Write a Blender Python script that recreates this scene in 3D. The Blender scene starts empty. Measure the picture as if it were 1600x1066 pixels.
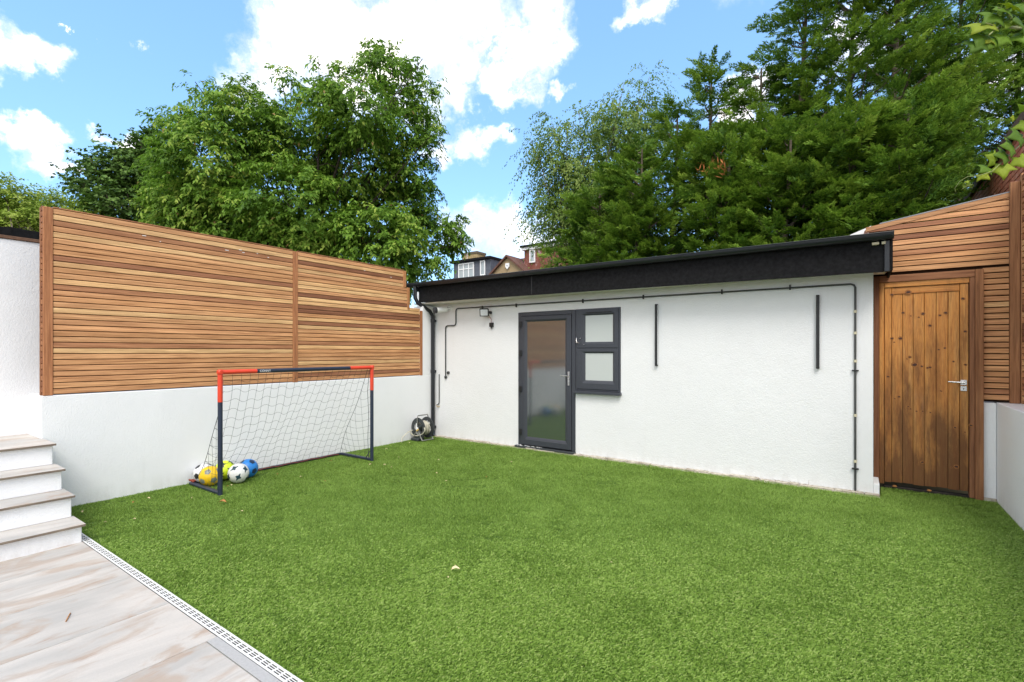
import bpy, bmesh, math, random
import numpy as np
from mathutils import Vector, Matrix
R = math.radians
S = bpy.context.scene
COL = S.collection
random.seed(7); RNG = np.random.default_rng(11)

# ------------------------------------------------------------------ camera
YAW = R(35.1); FPX = 768.3; HY = 549.7; EYE = 1.5
cam_d = bpy.data.cameras.new('camera'); cam = bpy.data.objects.new('camera', cam_d); COL.objects.link(cam)
cam.location = (0, 0, EYE); cam.rotation_euler = (R(90), 0, YAW)
cam_d.sensor_width = 36; cam_d.lens = FPX / 1600 * 36; cam_d.shift_y = (HY - 533) / 1600
cam_d.clip_start = 0.05; cam_d.clip_end = 2000
S.camera = cam

def ray(px, py):                      # direction (per metre of depth) through a point of the photograph
    u = (px - 800) / FPX; w = (HY - py) / FPX
    return Vector((u * math.cos(YAW) - math.sin(YAW), u * math.sin(YAW) + math.cos(YAW), w))
def at(px, py, d): return Vector((0, 0, EYE)) + ray(px, py) * d
def onY(px, py, Y): r = ray(px, py); return Vector((0, 0, EYE)) + r * (Y / r.y)
def onZ(px, py, z=0): r = ray(px, py); return Vector((0, 0, EYE)) + r * ((z - EYE) / r.z)

# ------------------------------------------------------------------ light
SUN_EL, SUN_AZ = 54, 146             # azimuth: degrees clockwise from +Y, where the sun stands
SKY_STRENGTH = 0.15; SUN_STRENGTH = 1.5; EXPOSURE = 0.98
W = bpy.data.worlds.new('World'); S.world = W; W.use_nodes = True
def build_sky():
    nt = W.node_tree; N = nt.nodes; L = nt.links; N.clear()
    out = N.new('ShaderNodeOutputWorld'); bg = N.new('ShaderNodeBackground'); bg.inputs[1].default_value = SKY_STRENGTH
    sky = N.new('ShaderNodeTexSky'); sky.sky_type = 'NISHITA'; sky.sun_disc = False
    sky.sun_elevation = R(SUN_EL); sky.sun_rotation = R(SUN_AZ); sky.air_density = 1.0; sky.dust_density = 0.6; sky.ozone_density = 1.5
    def math_(op, a, b=None, c=None):
        n = N.new('ShaderNodeMath'); n.operation = op
        for i, v in enumerate((a, b, c)):
            if v is None: continue
            if isinstance(v, (int, float)): n.inputs[i].default_value = v
            else: L.new(v, n.inputs[i])
        return n.outputs[0]
    def vmath(op, a, b=None):
        n = N.new('ShaderNodeVectorMath'); n.operation = op
        for i, v in enumerate((a, b)):
            if v is None: continue
            if isinstance(v, (tuple, Vector)): n.inputs[i].default_value = tuple(v)
            else: L.new(v, n.inputs[i])
        return n.outputs[1] if op == 'LENGTH' else n.outputs[0]
    tc = N.new('ShaderNodeTexCoord'); d = vmath('NORMALIZE', tc.outputs['Generated'])
    nz = N.new('ShaderNodeTexNoise'); nz.inputs['Scale'].default_value = 5; nz.inputs['Detail'].default_value = 8; nz.inputs['Roughness'].default_value = 0.6
    L.new(d, nz.inputs['Vector'])
    off = vmath('MULTIPLY', vmath('SUBTRACT', nz.outputs['Color'], (0.5, 0.5, 0.5)), (0.20, 0.20, 0.16))
    nf = N.new('ShaderNodeTexNoise'); nf.inputs['Scale'].default_value = 24; nf.inputs['Detail'].default_value = 8; nf.inputs['Roughness'].default_value = 0.62
    L.new(d, nf.inputs['Vector'])
    off2 = vmath('MULTIPLY', vmath('SUBTRACT', nf.outputs['Color'], (0.5, 0.5, 0.5)), (0.12, 0.12, 0.10))
    dd = vmath('ADD', vmath('ADD', d, off), off2)
    # cumulus: direction and angular radius, flattened in height
    lobes = [(520, 30, 85), (600, 80, 95), (470, 90, 60), (420, 120, 48), (385, 150, 38), (640, 30, 70), (690, 70, 62), (560, 140, 70), (640, 140, 50), (730, 20, 60), (700, 130, 34), (840, 50, 42), (815, 95, 42), (845, 10, 44), (780, 120, 32), (790, 80, 24), (420, 10, 24), (880, 145, 22), (830, 130, 26),
             (735, 207, 36), (690, 215, 30), (770, 200, 24), (775, 365, 52), (725, 375, 40), (820, 380, 34), (15, 75, 48), (60, 90, 34), (50, 235, 36), (25, 250, 26), (70, 220, 20), (190, 230, 22), (90, 270, 14), (190, 75, 14), (120, 50, 8), (240, 100, 9),
             (1160, 150, 34), (1130, 185, 24), (1020, 15, 28), (1370, 60, 60), (1560, 120, 60), (1250, -190, 120), (850, -240, 150), (250, -260, 120), (-260, 60, 110), (1850, 100, 120), (1950, 400, 110)]
    tot = None
    for (px, py, r) in lobes:
        v = ray(px, py).normalized(); rad = r / FPX * (v.dot(ray(800, HY).normalized()))
        df = vmath('MULTIPLY', vmath('SUBTRACT', dd, v), (1, 1, 1.35))
        ln = math_('DIVIDE', vmath('LENGTH', df), rad)
        m = N.new('ShaderNodeMapRange'); m.interpolation_type = 'SMOOTHSTEP'
        m.inputs['From Min'].default_value = 1.62; m.inputs['From Max'].default_value = 0.35; L.new(ln, m.inputs['Value'])
        tot = m.outputs[0] if tot is None else math_('MAXIMUM', tot, m.outputs[0])
    thin = N.new('ShaderNodeTexNoise'); thin.inputs['Scale'].default_value = 11; thin.inputs['Detail'].default_value = 9; thin.inputs['Roughness'].default_value = .65; L.new(dd, thin.inputs['Vector'])
    th = N.new('ShaderNodeMapRange'); th.interpolation_type = 'SMOOTHSTEP'; th.inputs['From Min'].default_value = .30; th.inputs['From Max'].default_value = .56; th.inputs['To Min'].default_value = .30; L.new(thin.outputs[0], th.inputs['Value'])
    tot = math_('MULTIPLY', tot, th.outputs[0])
    # out-of-view sky: denser broken cloud added to raise and neutralise the ambient light
    far = N.new('ShaderNodeTexNoise'); far.inputs['Scale'].default_value = 2.6; far.inputs['Detail'].default_value = 7; L.new(dd, far.inputs['Vector'])
    fm = N.new('ShaderNodeMapRange'); fm.interpolation_type = 'SMOOTHSTEP'; fm.inputs['From Min'].default_value = 0.38; fm.inputs['From Max'].default_value = 0.52; L.new(far.outputs[0], fm.inputs['Value'])
    dotn = N.new('ShaderNodeVectorMath'); dotn.operation = 'DOT_PRODUCT'; L.new(d, dotn.inputs[0]); dotn.inputs[1].default_value = ray(800, 200).normalized()
    fb = N.new('ShaderNodeMapRange'); fb.inputs['From Min'].default_value = 0.55; fb.inputs['From Max'].default_value = 0.35; L.new(dotn.outputs['Value'], fb.inputs['Value'])
    tot = math_('MAXIMUM', tot, math_('MULTIPLY', fm.outputs[0], fb.outputs[0]))
    # cloud body: soft grey undersides from a noise
    cb = N.new('ShaderNodeTexNoise'); cb.inputs['Scale'].default_value = 9; cb.inputs['Detail'].default_value = 7; L.new(dd, cb.inputs['Vector'])
    cr = N.new('ShaderNodeValToRGB'); cr.color_ramp.elements[0].position = 0.38; cr.color_ramp.elements[0].color = (3.7, 4.0, 4.4, 1)
    cr.color_ramp.elements[1].position = 0.56; cr.color_ramp.elements[1].color = (7.8, 7.3, 6.7, 1); L.new(cb.outputs[0], cr.inputs[0])
    tint = N.new('ShaderNodeMix'); tint.data_type = 'RGBA'; tint.blend_type = 'MULTIPLY'; tint.inputs[0].default_value = 1
    L.new(sky.outputs[0], tint.inputs[6]); tint.inputs[7].default_value = SKY_TINT
    veil = N.new('ShaderNodeMix'); veil.data_type = 'RGBA'; veil.inputs[0].default_value = 0.30; L.new(tint.outputs[2], veil.inputs[6]); veil.inputs[7].default_value = (1.75, 3.45, 5.9, 1)
    mx = N.new('ShaderNodeMix'); mx.data_type = 'RGBA'; L.new(tot, mx.inputs[0]); L.new(veil.outputs[2], mx.inputs[6]); L.new(cr.outputs[0], mx.inputs[7])
    L.new(mx.outputs[2], bg.inputs[0]); L.new(bg.outputs[0], out.inputs[0])
SKY_TINT = (0.80, .95, 1.05, 1)
build_sky()
sd = bpy.data.lights.new('sun', 'SUN'); sun = bpy.data.objects.new('sun', sd); COL.objects.link(sun)
sd.energy = SUN_STRENGTH; sd.angle = R(25); sd.color = (1, 0.95, 0.87)
sv = Vector((math.sin(R(SUN_AZ)) * math.cos(R(SUN_EL)), math.cos(R(SUN_AZ)) * math.cos(R(SUN_EL)), math.sin(R(SUN_EL))))
sun.rotation_euler = sv.to_track_quat('Z', 'Y').to_euler(); sun.location = (0, 0, 30)
S.view_settings.view_transform = 'Standard'; S.view_settings.look = 'None'; S.view_settings.gamma = 1
S.view_settings.exposure = EXPOSURE; S.view_settings.use_curve_mapping = False
S.render.engine = 'CYCLES'; S.cycles.max_bounces = 6; S.cycles.transparent_max_bounces = 8

# ------------------------------------------------------------------ material helpers
class Mat:
    def __init__(s, name, rough=0.6, spec=0.4, metal=0.0):
        s.m = bpy.data.materials.new(name); s.m.use_nodes = True; s.nt = s.m.node_tree
        s.N = s.nt.nodes; s.L = s.nt.links; s.b = s.N['Principled BSDF']
        s.b.inputs['Roughness'].default_value = rough; s.b.inputs['Specular IOR Level'].default_value = spec; s.b.inputs['Metallic'].default_value = metal
        s.tc = s.N.new('ShaderNodeTexCoord')
    def put(s, v, sock):
        if isinstance(v, bpy.types.NodeSocket): s.L.new(v, sock)
        elif isinstance(v, (tuple, list)): sock.default_value = tuple(v) if (len(v) == 4 or sock.type == 'VECTOR') else (*v, 1)
        else: sock.default_value = v
    def coord(s, kind='Object', scale=(1, 1, 1), off=None):
        v = s.tc.outputs[kind]
        m = s.N.new('ShaderNodeMapping'); m.inputs['Scale'].default_value = scale; s.L.new(v, m.inputs['Vector'])
        if off is not None: s.L.new(off, m.inputs['Location'])
        return m.outputs[0]
    def world(s, scale=(1, 1, 1)):
        g = s.N.new('ShaderNodeNewGeometry'); m = s.N.new('ShaderNodeMapping'); m.inputs['Scale'].default_value = scale; s.L.new(g.outputs['Position'], m.inputs['Vector']); return m.outputs[0]
    def noise(s, vec, scale=5, detail=4, rough=0.5, dist=0, out=0):
        n = s.N.new('ShaderNodeTexNoise'); n.inputs['Scale'].default_value = scale; n.inputs['Detail'].default_value = detail
        n.inputs['Roughness'].default_value = rough; n.inputs['Distortion'].default_value = dist; s.L.new(vec, n.inputs['Vector']); return n.outputs[out]
    def vor(s, vec, scale=5, feat='F1', out='Distance', rnd=1):
        n = s.N.new('ShaderNodeTexVoronoi'); n.feature = feat; n.inputs['Scale'].default_value = scale; n.inputs['Randomness'].default_value = rnd; s.L.new(vec, n.inputs['Vector']); return n.outputs[out]
    def ramp(s, v, stops):
        n = s.N.new('ShaderNodeValToRGB'); e = n.color_ramp.elements
        while len(e) < len(stops): e.new(0.5)
        for i, (p, c) in enumerate(stops): e[i].position = p; e[i].color = (*c, 1) if len(c) == 3 else c
        s.L.new(v, n.inputs[0]); return n.outputs[0]
    def rng(s, v, a, b, c=0, d=1):
        n = s.N.new('ShaderNodeMapRange'); s.L.new(v, n.inputs[0])
        for i, k in enumerate((a, b, c, d)): n.inputs[i + 1].default_value = k
        return n.outputs[0]
    def math(s, op, a, b=0.0):
        n = s.N.new('ShaderNodeMath'); n.operation = op; s.put(a, n.inputs[0]); s.put(b, n.inputs[1]); return n.outputs[0]
    def mix(s, f, a, b, mode='MIX'):
        n = s.N.new('ShaderNodeMix'); n.data_type = 'RGBA'; n.blend_type = mode; s.put(f, n.inputs[0]); s.put(a, n.inputs[6]); s.put(b, n.inputs[7]); return n.outputs[2]
    def rand(s): 
        n = s.N.new('ShaderNodeObjectInfo'); return n.outputs['Random']
    def ocol(s):
        n = s.N.new('ShaderNodeObjectInfo'); return n.outputs['Color']
    def attr(s, name):
        n = s.N.new('ShaderNodeAttribute'); n.attribute_name = name; return n.outputs['Fac']
    def color(s, v): s.put(v, s.b.inputs['Base Color']); return s
    def rough(s, v): s.put(v, s.b.inputs['Roughness']); return s
    def bump(s, h, dist=0.002, strength=0.6):
        n = s.N.new('ShaderNodeBump'); n.inputs['Distance'].default_value = dist; n.inputs['Strength'].default_value = strength
        s.L.new(h, n.inputs['Height']); s.L.new(n.outputs[0], s.b.inputs['Normal']); return s
    def translucent(s, col, fac):
        t = s.N.new('ShaderNodeBsdfTranslucent'); s.put(col, t.inputs[0]); mx = s.N.new('ShaderNodeMixShader'); mx.inputs[0].default_value = fac
        o = s.N['Material Output']; s.L.new(s.b.outputs[0], mx.inputs[1]); s.L.new(t.outputs[0], mx.inputs[2]); s.L.new(mx.outputs[0], o.inputs[0]); return s

def m_render(name, base):
    m = Mat(name, 0.85, 0.25); v = m.world()
    big = m.noise(v, 0.9, 5, 0.6); mid = m.noise(v, 7, 4, 0.6)
    c = m.mix(m.rng(big, 0.3, 0.7), base, tuple(x * 0.955 for x in base))
    c = m.mix(m.rng(mid, 0.45, 0.8, 0, 0.35), c, tuple(x * 0.93 for x in base))
    # splash dirt low down and thin run marks
    g = m.N.new('ShaderNodeSeparateXYZ'); m.L.new(v, g.inputs[0])
    low = m.rng(g.outputs[2], 0.02, 0.16, 1, 0); dirt = m.math('MULTIPLY', low, m.rng(m.noise(m.world((6, 6, 2)), 2, 5, 0.7), 0.42, 0.62))
    c = m.mix(m.math('MULTIPLY', dirt, 0.18), c, (0.33, 0.30, 0.24))
    run = m.rng(m.noise(m.world((9, 9, 0.5)), 2.0, 4, 0.65), 0.62, 0.78, 0, 0.13); c = m.mix(run, c, (0.55, 0.54, 0.50))
    m.color(c); h = m.math('ADD', m.math('ADD', m.noise(v, 70, 3, 0.6), m.math('MULTIPLY', m.noise(v, 170, 2, 0.6), 0.6)), m.math('MULTIPLY', m.noise(v, 4, 4, 0.6), 1.3)); m.bump(h, 0.006, 0.6); return m.m
WHITE = m_render('white_render', (0.81, 0.815, 0.83)); WHITE2 = m_render('facade_render', (0.735, 0.742, 0.755))

def m_cedar():
    m = Mat('cedar', 0.62, 0.3); r = m.rand(); off = m.math('MULTIPLY', r, 40.0)
    v = m.coord('Object', (1.1, 26, 26), off); g = m.noise(v, 2.2, 7, 0.6, 0.6); g2 = m.noise(m.coord('Object', (2.5, 120, 120), off), 1.4, 4, 0.6)
    oc = m.ocol(); c = m.mix(m.rng(g, 0.32, 0.68), m.mix(1.0, oc, (0.62, 0.55, 0.5), 'MULTIPLY'), m.mix(1.0, oc, (1.22, 1.25, 1.25), 'MULTIPLY'))
    c = m.mix(m.rng(g2, 0.5, 0.75, 0, 0.45), c, m.mix(1.0, oc, (0.5, 0.42, 0.36), 'MULTIPLY'))
    st = m.rng(m.noise(m.coord('Object', (0.9, 2, 2), off), 1.6, 4, 0.6), 0.58, 0.75, 0, 0.5); c = m.mix(st, c, m.mix(1.0, oc, (0.55, 0.48, 0.46), 'MULTIPLY'))
    m.color(c); m.bump(g2, 0.001, 0.5); return m.m
CEDAR = m_cedar()
def m_pine(sc3, band):
    m = Mat('knotty_pine', 0.5, 0.35); r = m.rand(); off = m.math('MULTIPLY', r, 31.0)
    v = m.coord('Object', sc3, off); warp = m.noise(v, 1.2, 3, 0.5, 0.4)
    wv = m.N.new('ShaderNodeTexWave'); wv.wave_type = 'BANDS'; wv.bands_direction = band; wv.inputs['Scale'].default_value = 2.2; wv.inputs['Distortion'].default_value = 7; wv.inputs['Detail'].default_value = 3; wv.inputs['Detail Scale'].default_value = 0.7; m.L.new(v, wv.inputs[0])
    c = m.ramp(warp, [(0.25, (0.54, 0.215, 0.045)), (0.5, (0.66, 0.30, 0.070)), (0.75, (0.76, 0.42, 0.13))])
    c = m.mix(m.rng(wv.outputs[1], 0.2, 0.9, 0, 0.72), c, (0.27, 0.085, 0.020))
    c = m.mix(m.rng(r, 0, 1, 0, 0.22), c, (0.74, 0.36, 0.09)); fg = m.noise(m.coord('Object', tuple(k * 4 for k in sc3), off), 1.6, 5, 0.6); c = m.mix(m.rng(fg, .45, .68, 0, .62), c, (0.27, 0.085, 0.022))
    # weather stain: grows towards the foot of the door and breaks up in blotches
    wz = m.world((1, 1, 1)); s = m.N.new('ShaderNodeSeparateXYZ'); m.L.new(wz, s.inputs[0])
    blot = m.noise(m.world((5, 5, 0.9)), 1.8, 6, 0.68); hgt = m.rng(s.outputs[2], 0.0, 2.2, 0.34, -0.05)
    t = m.rng(m.math('ADD', blot, hgt), 0.50, 0.80, 0, 0.80); c = m.mix(t, c, (0.085, 0.036, 0.018))
    gl = m.rng(m.noise(m.world((7, 7, 1.2)), 1.3, 5, 0.6), 0.60, 0.74, 0, 0.22); c = m.mix(gl, c, (0.24, 0.21, 0.17))
    m.color(c); m.rough(m.rng(t, 0, 0.8, 0.42, 0.75)); m.bump(wv.outputs[1], 0.0008, 0.5); return m.m
PINE = m_pine((17, 17, 1.0), 'X'); PINE_H = m_pine((1.0, 17, 17), 'Z')
def m_simple(name, col, rough=0.5, spec=0.4, metal=0, var=0.12, scale=12, bump=0, bscale=60):
    m = Mat(name, rough, spec, metal); v = m.coord('Object'); n = m.noise(v, scale, 5, 0.6)
    m.color(m.mix(m.rng(n, 0.3, 0.7), tuple(c * (1 - var) for c in col), tuple(min(1, c * (1 + var)) for c in col)))
    m.rough(m.rng(m.noise(v, scale * 2.3, 3), 0.3, 0.7, max(0.02, rough - 0.07), min(1, rough + 0.08)))
    if bump: m.bump(m.noise(v, bscale, 3), bump, 0.6)
    return m.m
KNOT = m_simple('knot', (0.055, 0.018, 0.010), 0.5, 0.4, 0, 0.4, 90)
KNOTRING = m_simple('knot_halo', (0.30, 0.12, 0.034), 0.55, 0.3, 0, 0.3, 60)
FELT = m_simple('black_felt', (0.011, 0.011, 0.012), 0.9, 0.12, 0, 0.4, 25, 0.002, 260)
BLACKPVC = m_simple('black_pvc', (0.012, 0.014, 0.019), 0.33, 0.5, 0, 0.1, 1.5)
BLACKMAT = m_simple('black_matt', (0.016, 0.016, 0.017), 0.5, 0.4, 0, 0.25, 20)
ANTHR = m_simple('anthracite_upvc', (0.040, 0.044, 0.056), 0.42, 0.45, 0, 0.08, 30, 0.0004, 300)
CONDUIT = m_simple('grey_conduit', (0.055, 0.058, 0.058), 0.5, 0.4, 0, 0.3, 9)
SOFFIT = m_simple('cream_soffit', (0.62, 0.61, 0.55), 0.6, 0.3, 0, 0.05, 6)
CHROME = m_simple('satin_steel', (0.62, 0.62, 0.62), 0.26, 0.5, 1, 0.08, 30)
BRASS = m_simple('brass', (0.65, 0.45, 0.14), 0.3, 0.5, 1, 0.1, 30)
NAVY = m_simple('navy_paint', (0.018, 0.026, 0.050), 0.38, 0.45, 0, 0.15, 14)
RED = m_simple('red_paint', (0.66, 0.055, 0.022), 0.38, 0.45, 0, 0.08, 14)
NETM = m_simple('net_cord', (0.045, 0.048, 0.058), 0.8, 0.2)
REDCORD = m_simple('red_cord', (0.26, 0.06, 0.04), 0.8, 0.2)
WPVC = m_simple('white_upvc', (0.80, 0.80, 0.80), 0.35, 0.45, 0, 0.03, 8)
LENS = m_simple('lamp_lens', (0.62, 0.64, 0.66), 0.25, 0.5, 0, 0.06, 30)
CREAMBL = m_simple('cream_block', (0.55, 0.50, 0.36), 0.7, 0.3)
HOSE = m_simple('beige_hose', (0.50, 0.47, 0.38), 0.45, 0.4, 0, 0.15, 30)
DGREY = m_simple('dark_grey_plastic', (0.035, 0.040, 0.044), 0.42, 0.45, 0, 0.2, 20)
TUBEG = m_simple('grey_tube', (0.22, 0.22, 0.21), 0.4, 0.5, 0.3, 0.2, 20)
STEEL = m_simple('pale_steel_tube', (0.50, 0.50, 0.47), 0.35, 0.5, 0.7, 0.1, 20)
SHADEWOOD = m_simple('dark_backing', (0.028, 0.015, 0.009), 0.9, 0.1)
BARK = m_simple('bark', (0.13, 0.105, 0.08), 0.95, 0.1, 0, 0.4, 14, 0.02, 30)
DARKBARK = m_simple('dark_bark', (0.055, 0.045, 0.034), 0.95, 0.1, 0, 0.4, 14)
BIRCHBARK = m_simple('birch_bark', (0.20, 0.17, 0.14), 0.8, 0.1, 0, 0.5, 9)
SOIL = m_simple('soil', (0.085, 0.075, 0.045), 0.95, 0.1, 0, 0.4, 0.6, 0.02, 6)
def m_concrete():
    m = Mat('old_concrete', 0.9, 0.2); v = m.world(); n = m.noise(v, 9, 6, 0.65); c = m.ramp(n, [(0.3, (0.24, 0.205, 0.16)), (0.5, (0.44, 0.40, 0.33)), (0.7, (0.56, 0.52, 0.45))])
    c = m.mix(m.rng(m.vor(v, 14, 'DISTANCE_TO_EDGE'), 0.0, 0.03, 0.6, 0), c, (0.06, 0.05, 0.04)); m.color(c); m.bump(m.noise(v, 60, 4), 0.004, 0.7); return m.m
CONC = m_concrete()
def m_tile():
    m = Mat('sandstone_porcelain', 0.42, 0.4); r = m.rand(); off = m.math('MULTIPLY', r, 23.0)
    v = m.coord('Object', (2.6, 0.8, 1), off); d = m.noise(v, 1.15, 6, 0.62, 0.7); v2 = m.coord('Object', (13, 2.2, 1), off); st = m.noise(v2, 1.3, 6, 0.65, 0.5)
    sw = m.noise(m.coord('Object', (2.3, 1.0, 1), off), 1.7, 6, 0.62, 1.3)
    c = m.mix(m.rng(d, 0.38, 0.60), (0.385, 0.372, 0.350), (0.53, 0.495, 0.455))
    c = m.mix(m.rng(sw, 0.50, 0.62, 0, 0.66), c, (0.37, 0.275, 0.205))
    c = m.mix(m.rng(m.math('ADD', st, m.math('MULTIPLY', sw, 0.5)), 0.84, 0.98, 0, 0.6), c, (0.31, 0.19, 0.12))
    c = m.mix(m.rng(st, 0.28, 0.42, 0.5, 0), c, (0.31, 0.295, 0.275))
    fl = m.noise(m.coord('Object'), 110, 3, 0.6); c = m.mix(m.rng(fl, 0.4, 0.75, 0, 0.28), c, (0.36, 0.33, 0.30))
    m.color(c); m.bump(m.math('ADD', st, m.math('MULTIPLY', fl, 0.35)), 0.0015, 0.6); return m.m
TILE = m_tile()
def m_treadedge():
    m = Mat('tread_edge', 0.6, 0.3); n = m.noise(m.world((30, 3, 30)), 2, 5, 0.6); m.color(m.ramp(n, [(0.3, (0.12, 0.09, 0.07)), (0.7, (0.25, 0.20, 0.155))])); return m.m
TREADEDGE = m_treadedge()
GREYTILE = m_simple('grey_granite', (0.38, 0.375, 0.37), 0.5, 0.35, 0, 0.1, 70)
GRATE = m_simple('grate_grey', (0.70, 0.70, 0.69), 0.35, 0.45, 0.0, 0.06, 20)
DARKVOID = m_simple('dark_channel', (0.02, 0.02, 0.02), 0.9, 0.1)
def m_brick(name, c1, c2, c3):
    m = Mat(name, 0.9, 0.2); r = m.rand(); v = m.world(); n = m.noise(v, 3.2, 5, 0.65); c = m.ramp(n, [(0.3, c1), (0.52, c2), (0.70, c3)])
    c = m.mix(m.rng(m.noise(v, 14, 4, 0.6), 0.35, 0.65, 0, 0.5), c, c1); c = m.mix(m.rng(m.noise(m.world((1.2, 1.2, 1.2)), 1.4, 5, 0.7), 0.56, 0.68, 0, 0.6), c, (0.60, 0.52, 0.52))
    m.color(c); m.bump(m.noise(v, 50, 3), 0.004, 0.6); return m.m
BRICK = m_brick('red_brick', (0.50, 0.16, 0.10), (0.74, 0.30, 0.20), (0.76, 0.42, 0.32))
MORTAR = m_simple('mortar', (0.26, 0.20, 0.17), 0.95, 0.1, 0, 0.2, 20)
FARBRICK = m_brick('far_brick', (0.15, 0.055, 0.042), (0.21, 0.075, 0.055), (0.25, 0.11, 0.085))
def m_rooftile():
    m = Mat('clay_roof_tile', 0.85, 0.2); v = m.world(); n = m.noise(v, 3.5, 6, 0.7); m.color(m.ramp(n, [(0.3, (0.07, 0.040, 0.032)), (0.5, (0.135, 0.062, 0.046)), (0.7, (0.13, 0.10, 0.085))])); m.bump(m.noise(v, 20, 2), 0.01, 0.5); return m.m
ROOFT = m_rooftile()
PEBBLE = m_simple('pebbledash', (0.33, 0.245, 0.145), 0.9, 0.2, 0, 0.35, 22, 0.01, 40)
SLATE = m_simple('slate_hung', (0.095, 0.105, 0.13), 0.7, 0.3, 0, 0.2, 4)
YBRICK = m_simple('yellow_stock_brick', (0.32, 0.24, 0.12), 0.9, 0.2, 0, 0.4, 4)
def m_glass(name, tint, rough, mirror):
    m = Mat(name, rough, 0.9); m.color(tint); m.b.inputs['IOR'].default_value = mirror; m.b.inputs['Specular IOR Level'].default_value = .5; return m
g = m_glass('door_glass', (0.042, 0.052, 0.054), 0.09, 2.9); g.bump(g.noise(g.coord('Object'), 60, 2), 0.0003, 0.12); DOORGLASS = g.m
g = m_glass('obscure_glass', (0.46, 0.49, 0.48), 0.35, 1.5); g.bump(g.noise(g.coord('Object'), 170, 2), 0.0006, 0.5); OBSGLASS = g.m
FARGLASS = m_glass('far_glass', (0.30, 0.34, 0.36), 0.1, 1.6).m

def m_leaf(name, ramp, trans=0.35, rough=0.45, tr=(0.20, 0.42, 0.04)):
    m = Mat(name, rough + .12, 0.2); a = m.attr('tint'); c = m.ramp(a, ramp); m.color(c)
    m.translucent(m.mix(0.35, c, tr), trans); return m.m
CHERRY = m_leaf('cherry_leaf', [(0, (0.040, 0.090, 0.012)), (0.45, (0.105, 0.205, 0.022)), (0.8, (0.20, 0.34, 0.040)), (0.97, (0.33, 0.42, 0.07)), (1, (0.36, 0.22, 0.09))], 0.36)
MAPLE = m_leaf('maple_leaf', [(0, (0.040, 0.080, 0.016)), (0.6, (0.080, 0.155, 0.030)), (1, (0.14, 0.23, 0.045))], 0.25, 0.45, (0.10, 0.2, 0.03))
SHRUB = m_leaf('shrub_leaf', [(0, (0.14, 0.20, 0.028)), (0.6, (0.28, 0.38, 0.05)), (1, (0.42, 0.46, 0.11))], 0.35)
BIRCHL = m_leaf('birch_leaf', [(0, (0.065, 0.120, 0.022)), (0.6, (0.135, 0.215, 0.038)), (1, (0.26, 0.33, 0.08))], 0.36)
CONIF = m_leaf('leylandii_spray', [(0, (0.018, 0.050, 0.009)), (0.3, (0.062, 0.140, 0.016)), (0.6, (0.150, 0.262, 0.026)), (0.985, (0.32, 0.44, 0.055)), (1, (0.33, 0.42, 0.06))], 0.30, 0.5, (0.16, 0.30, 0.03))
RUSTSPRAY = m_simple('dead_spray', (0.42, 0.16, 0.055), 0.8, 0.1, 0, 0.4, 20)
VINE = m_leaf('vine_leaf', [(0, (0.10, 0.19, 0.025)), (0.5, (0.19, 0.32, 0.035)), (1, (0.36, 0.42, 0.04))], 0.5, 0.4, (0.5, 0.62, 0.05))
STEMG = m_simple('green_stem', (0.22, 0.24, 0.09), 0.6, 0.3)
def m_turf():
    m = Mat('turf_blade', 0.55, 0.3); a = m.attr('tint')
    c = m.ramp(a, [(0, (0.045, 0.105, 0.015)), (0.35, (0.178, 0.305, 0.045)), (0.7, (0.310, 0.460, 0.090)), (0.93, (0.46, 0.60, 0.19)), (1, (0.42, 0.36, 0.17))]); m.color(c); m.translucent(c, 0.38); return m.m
TURF = m_turf()
def m_turfbase():
    m = Mat('turf_backing', 0.95, 0.1); n = m.noise(m.world(), 120, 3, 0.6); m.color(m.ramp(n, [(0.35, (0.055, 0.095, 0.014)), (0.65, (0.13, 0.21, 0.03))])); return m.m
TURFB = m_turfbase()

# ------------------------------------------------------------------ object helpers
def tag(o, label=None, cat=None, group=None, kind=None):
    if label: o['label'] = label
    if cat: o['category'] = cat
    if group: o['group'] = group
    if kind: o['kind'] = kind
    return o
def empty(name, loc, label=None, cat=None, group=None, rz=0):
    o = bpy.data.objects.new(name, None); COL.objects.link(o); o.location = loc; o.rotation_euler = (0, 0, rz); o.empty_display_size = 0.1
    bpy.context.view_layer.update(); return tag(o, label, cat, group)
def link(name, me, parent=None, loc=(0, 0, 0), rot=(0, 0, 0), color=None):
    """links a mesh object; loc is given in WORLD axes, converted for an unrotated parent"""
    o = bpy.data.objects.new(name, me); COL.objects.link(o)
    if parent is not None:
        o.parent = parent; base = Vector((0, 0, 0)); p = parent
        while p is not None: base += Vector(p.location); p = p.parent
        o.location = Vector(loc) - base
    else: o.location = loc
    o.rotation_euler = rot
    if color: o.color = (*color, 1)
    return o
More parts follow.
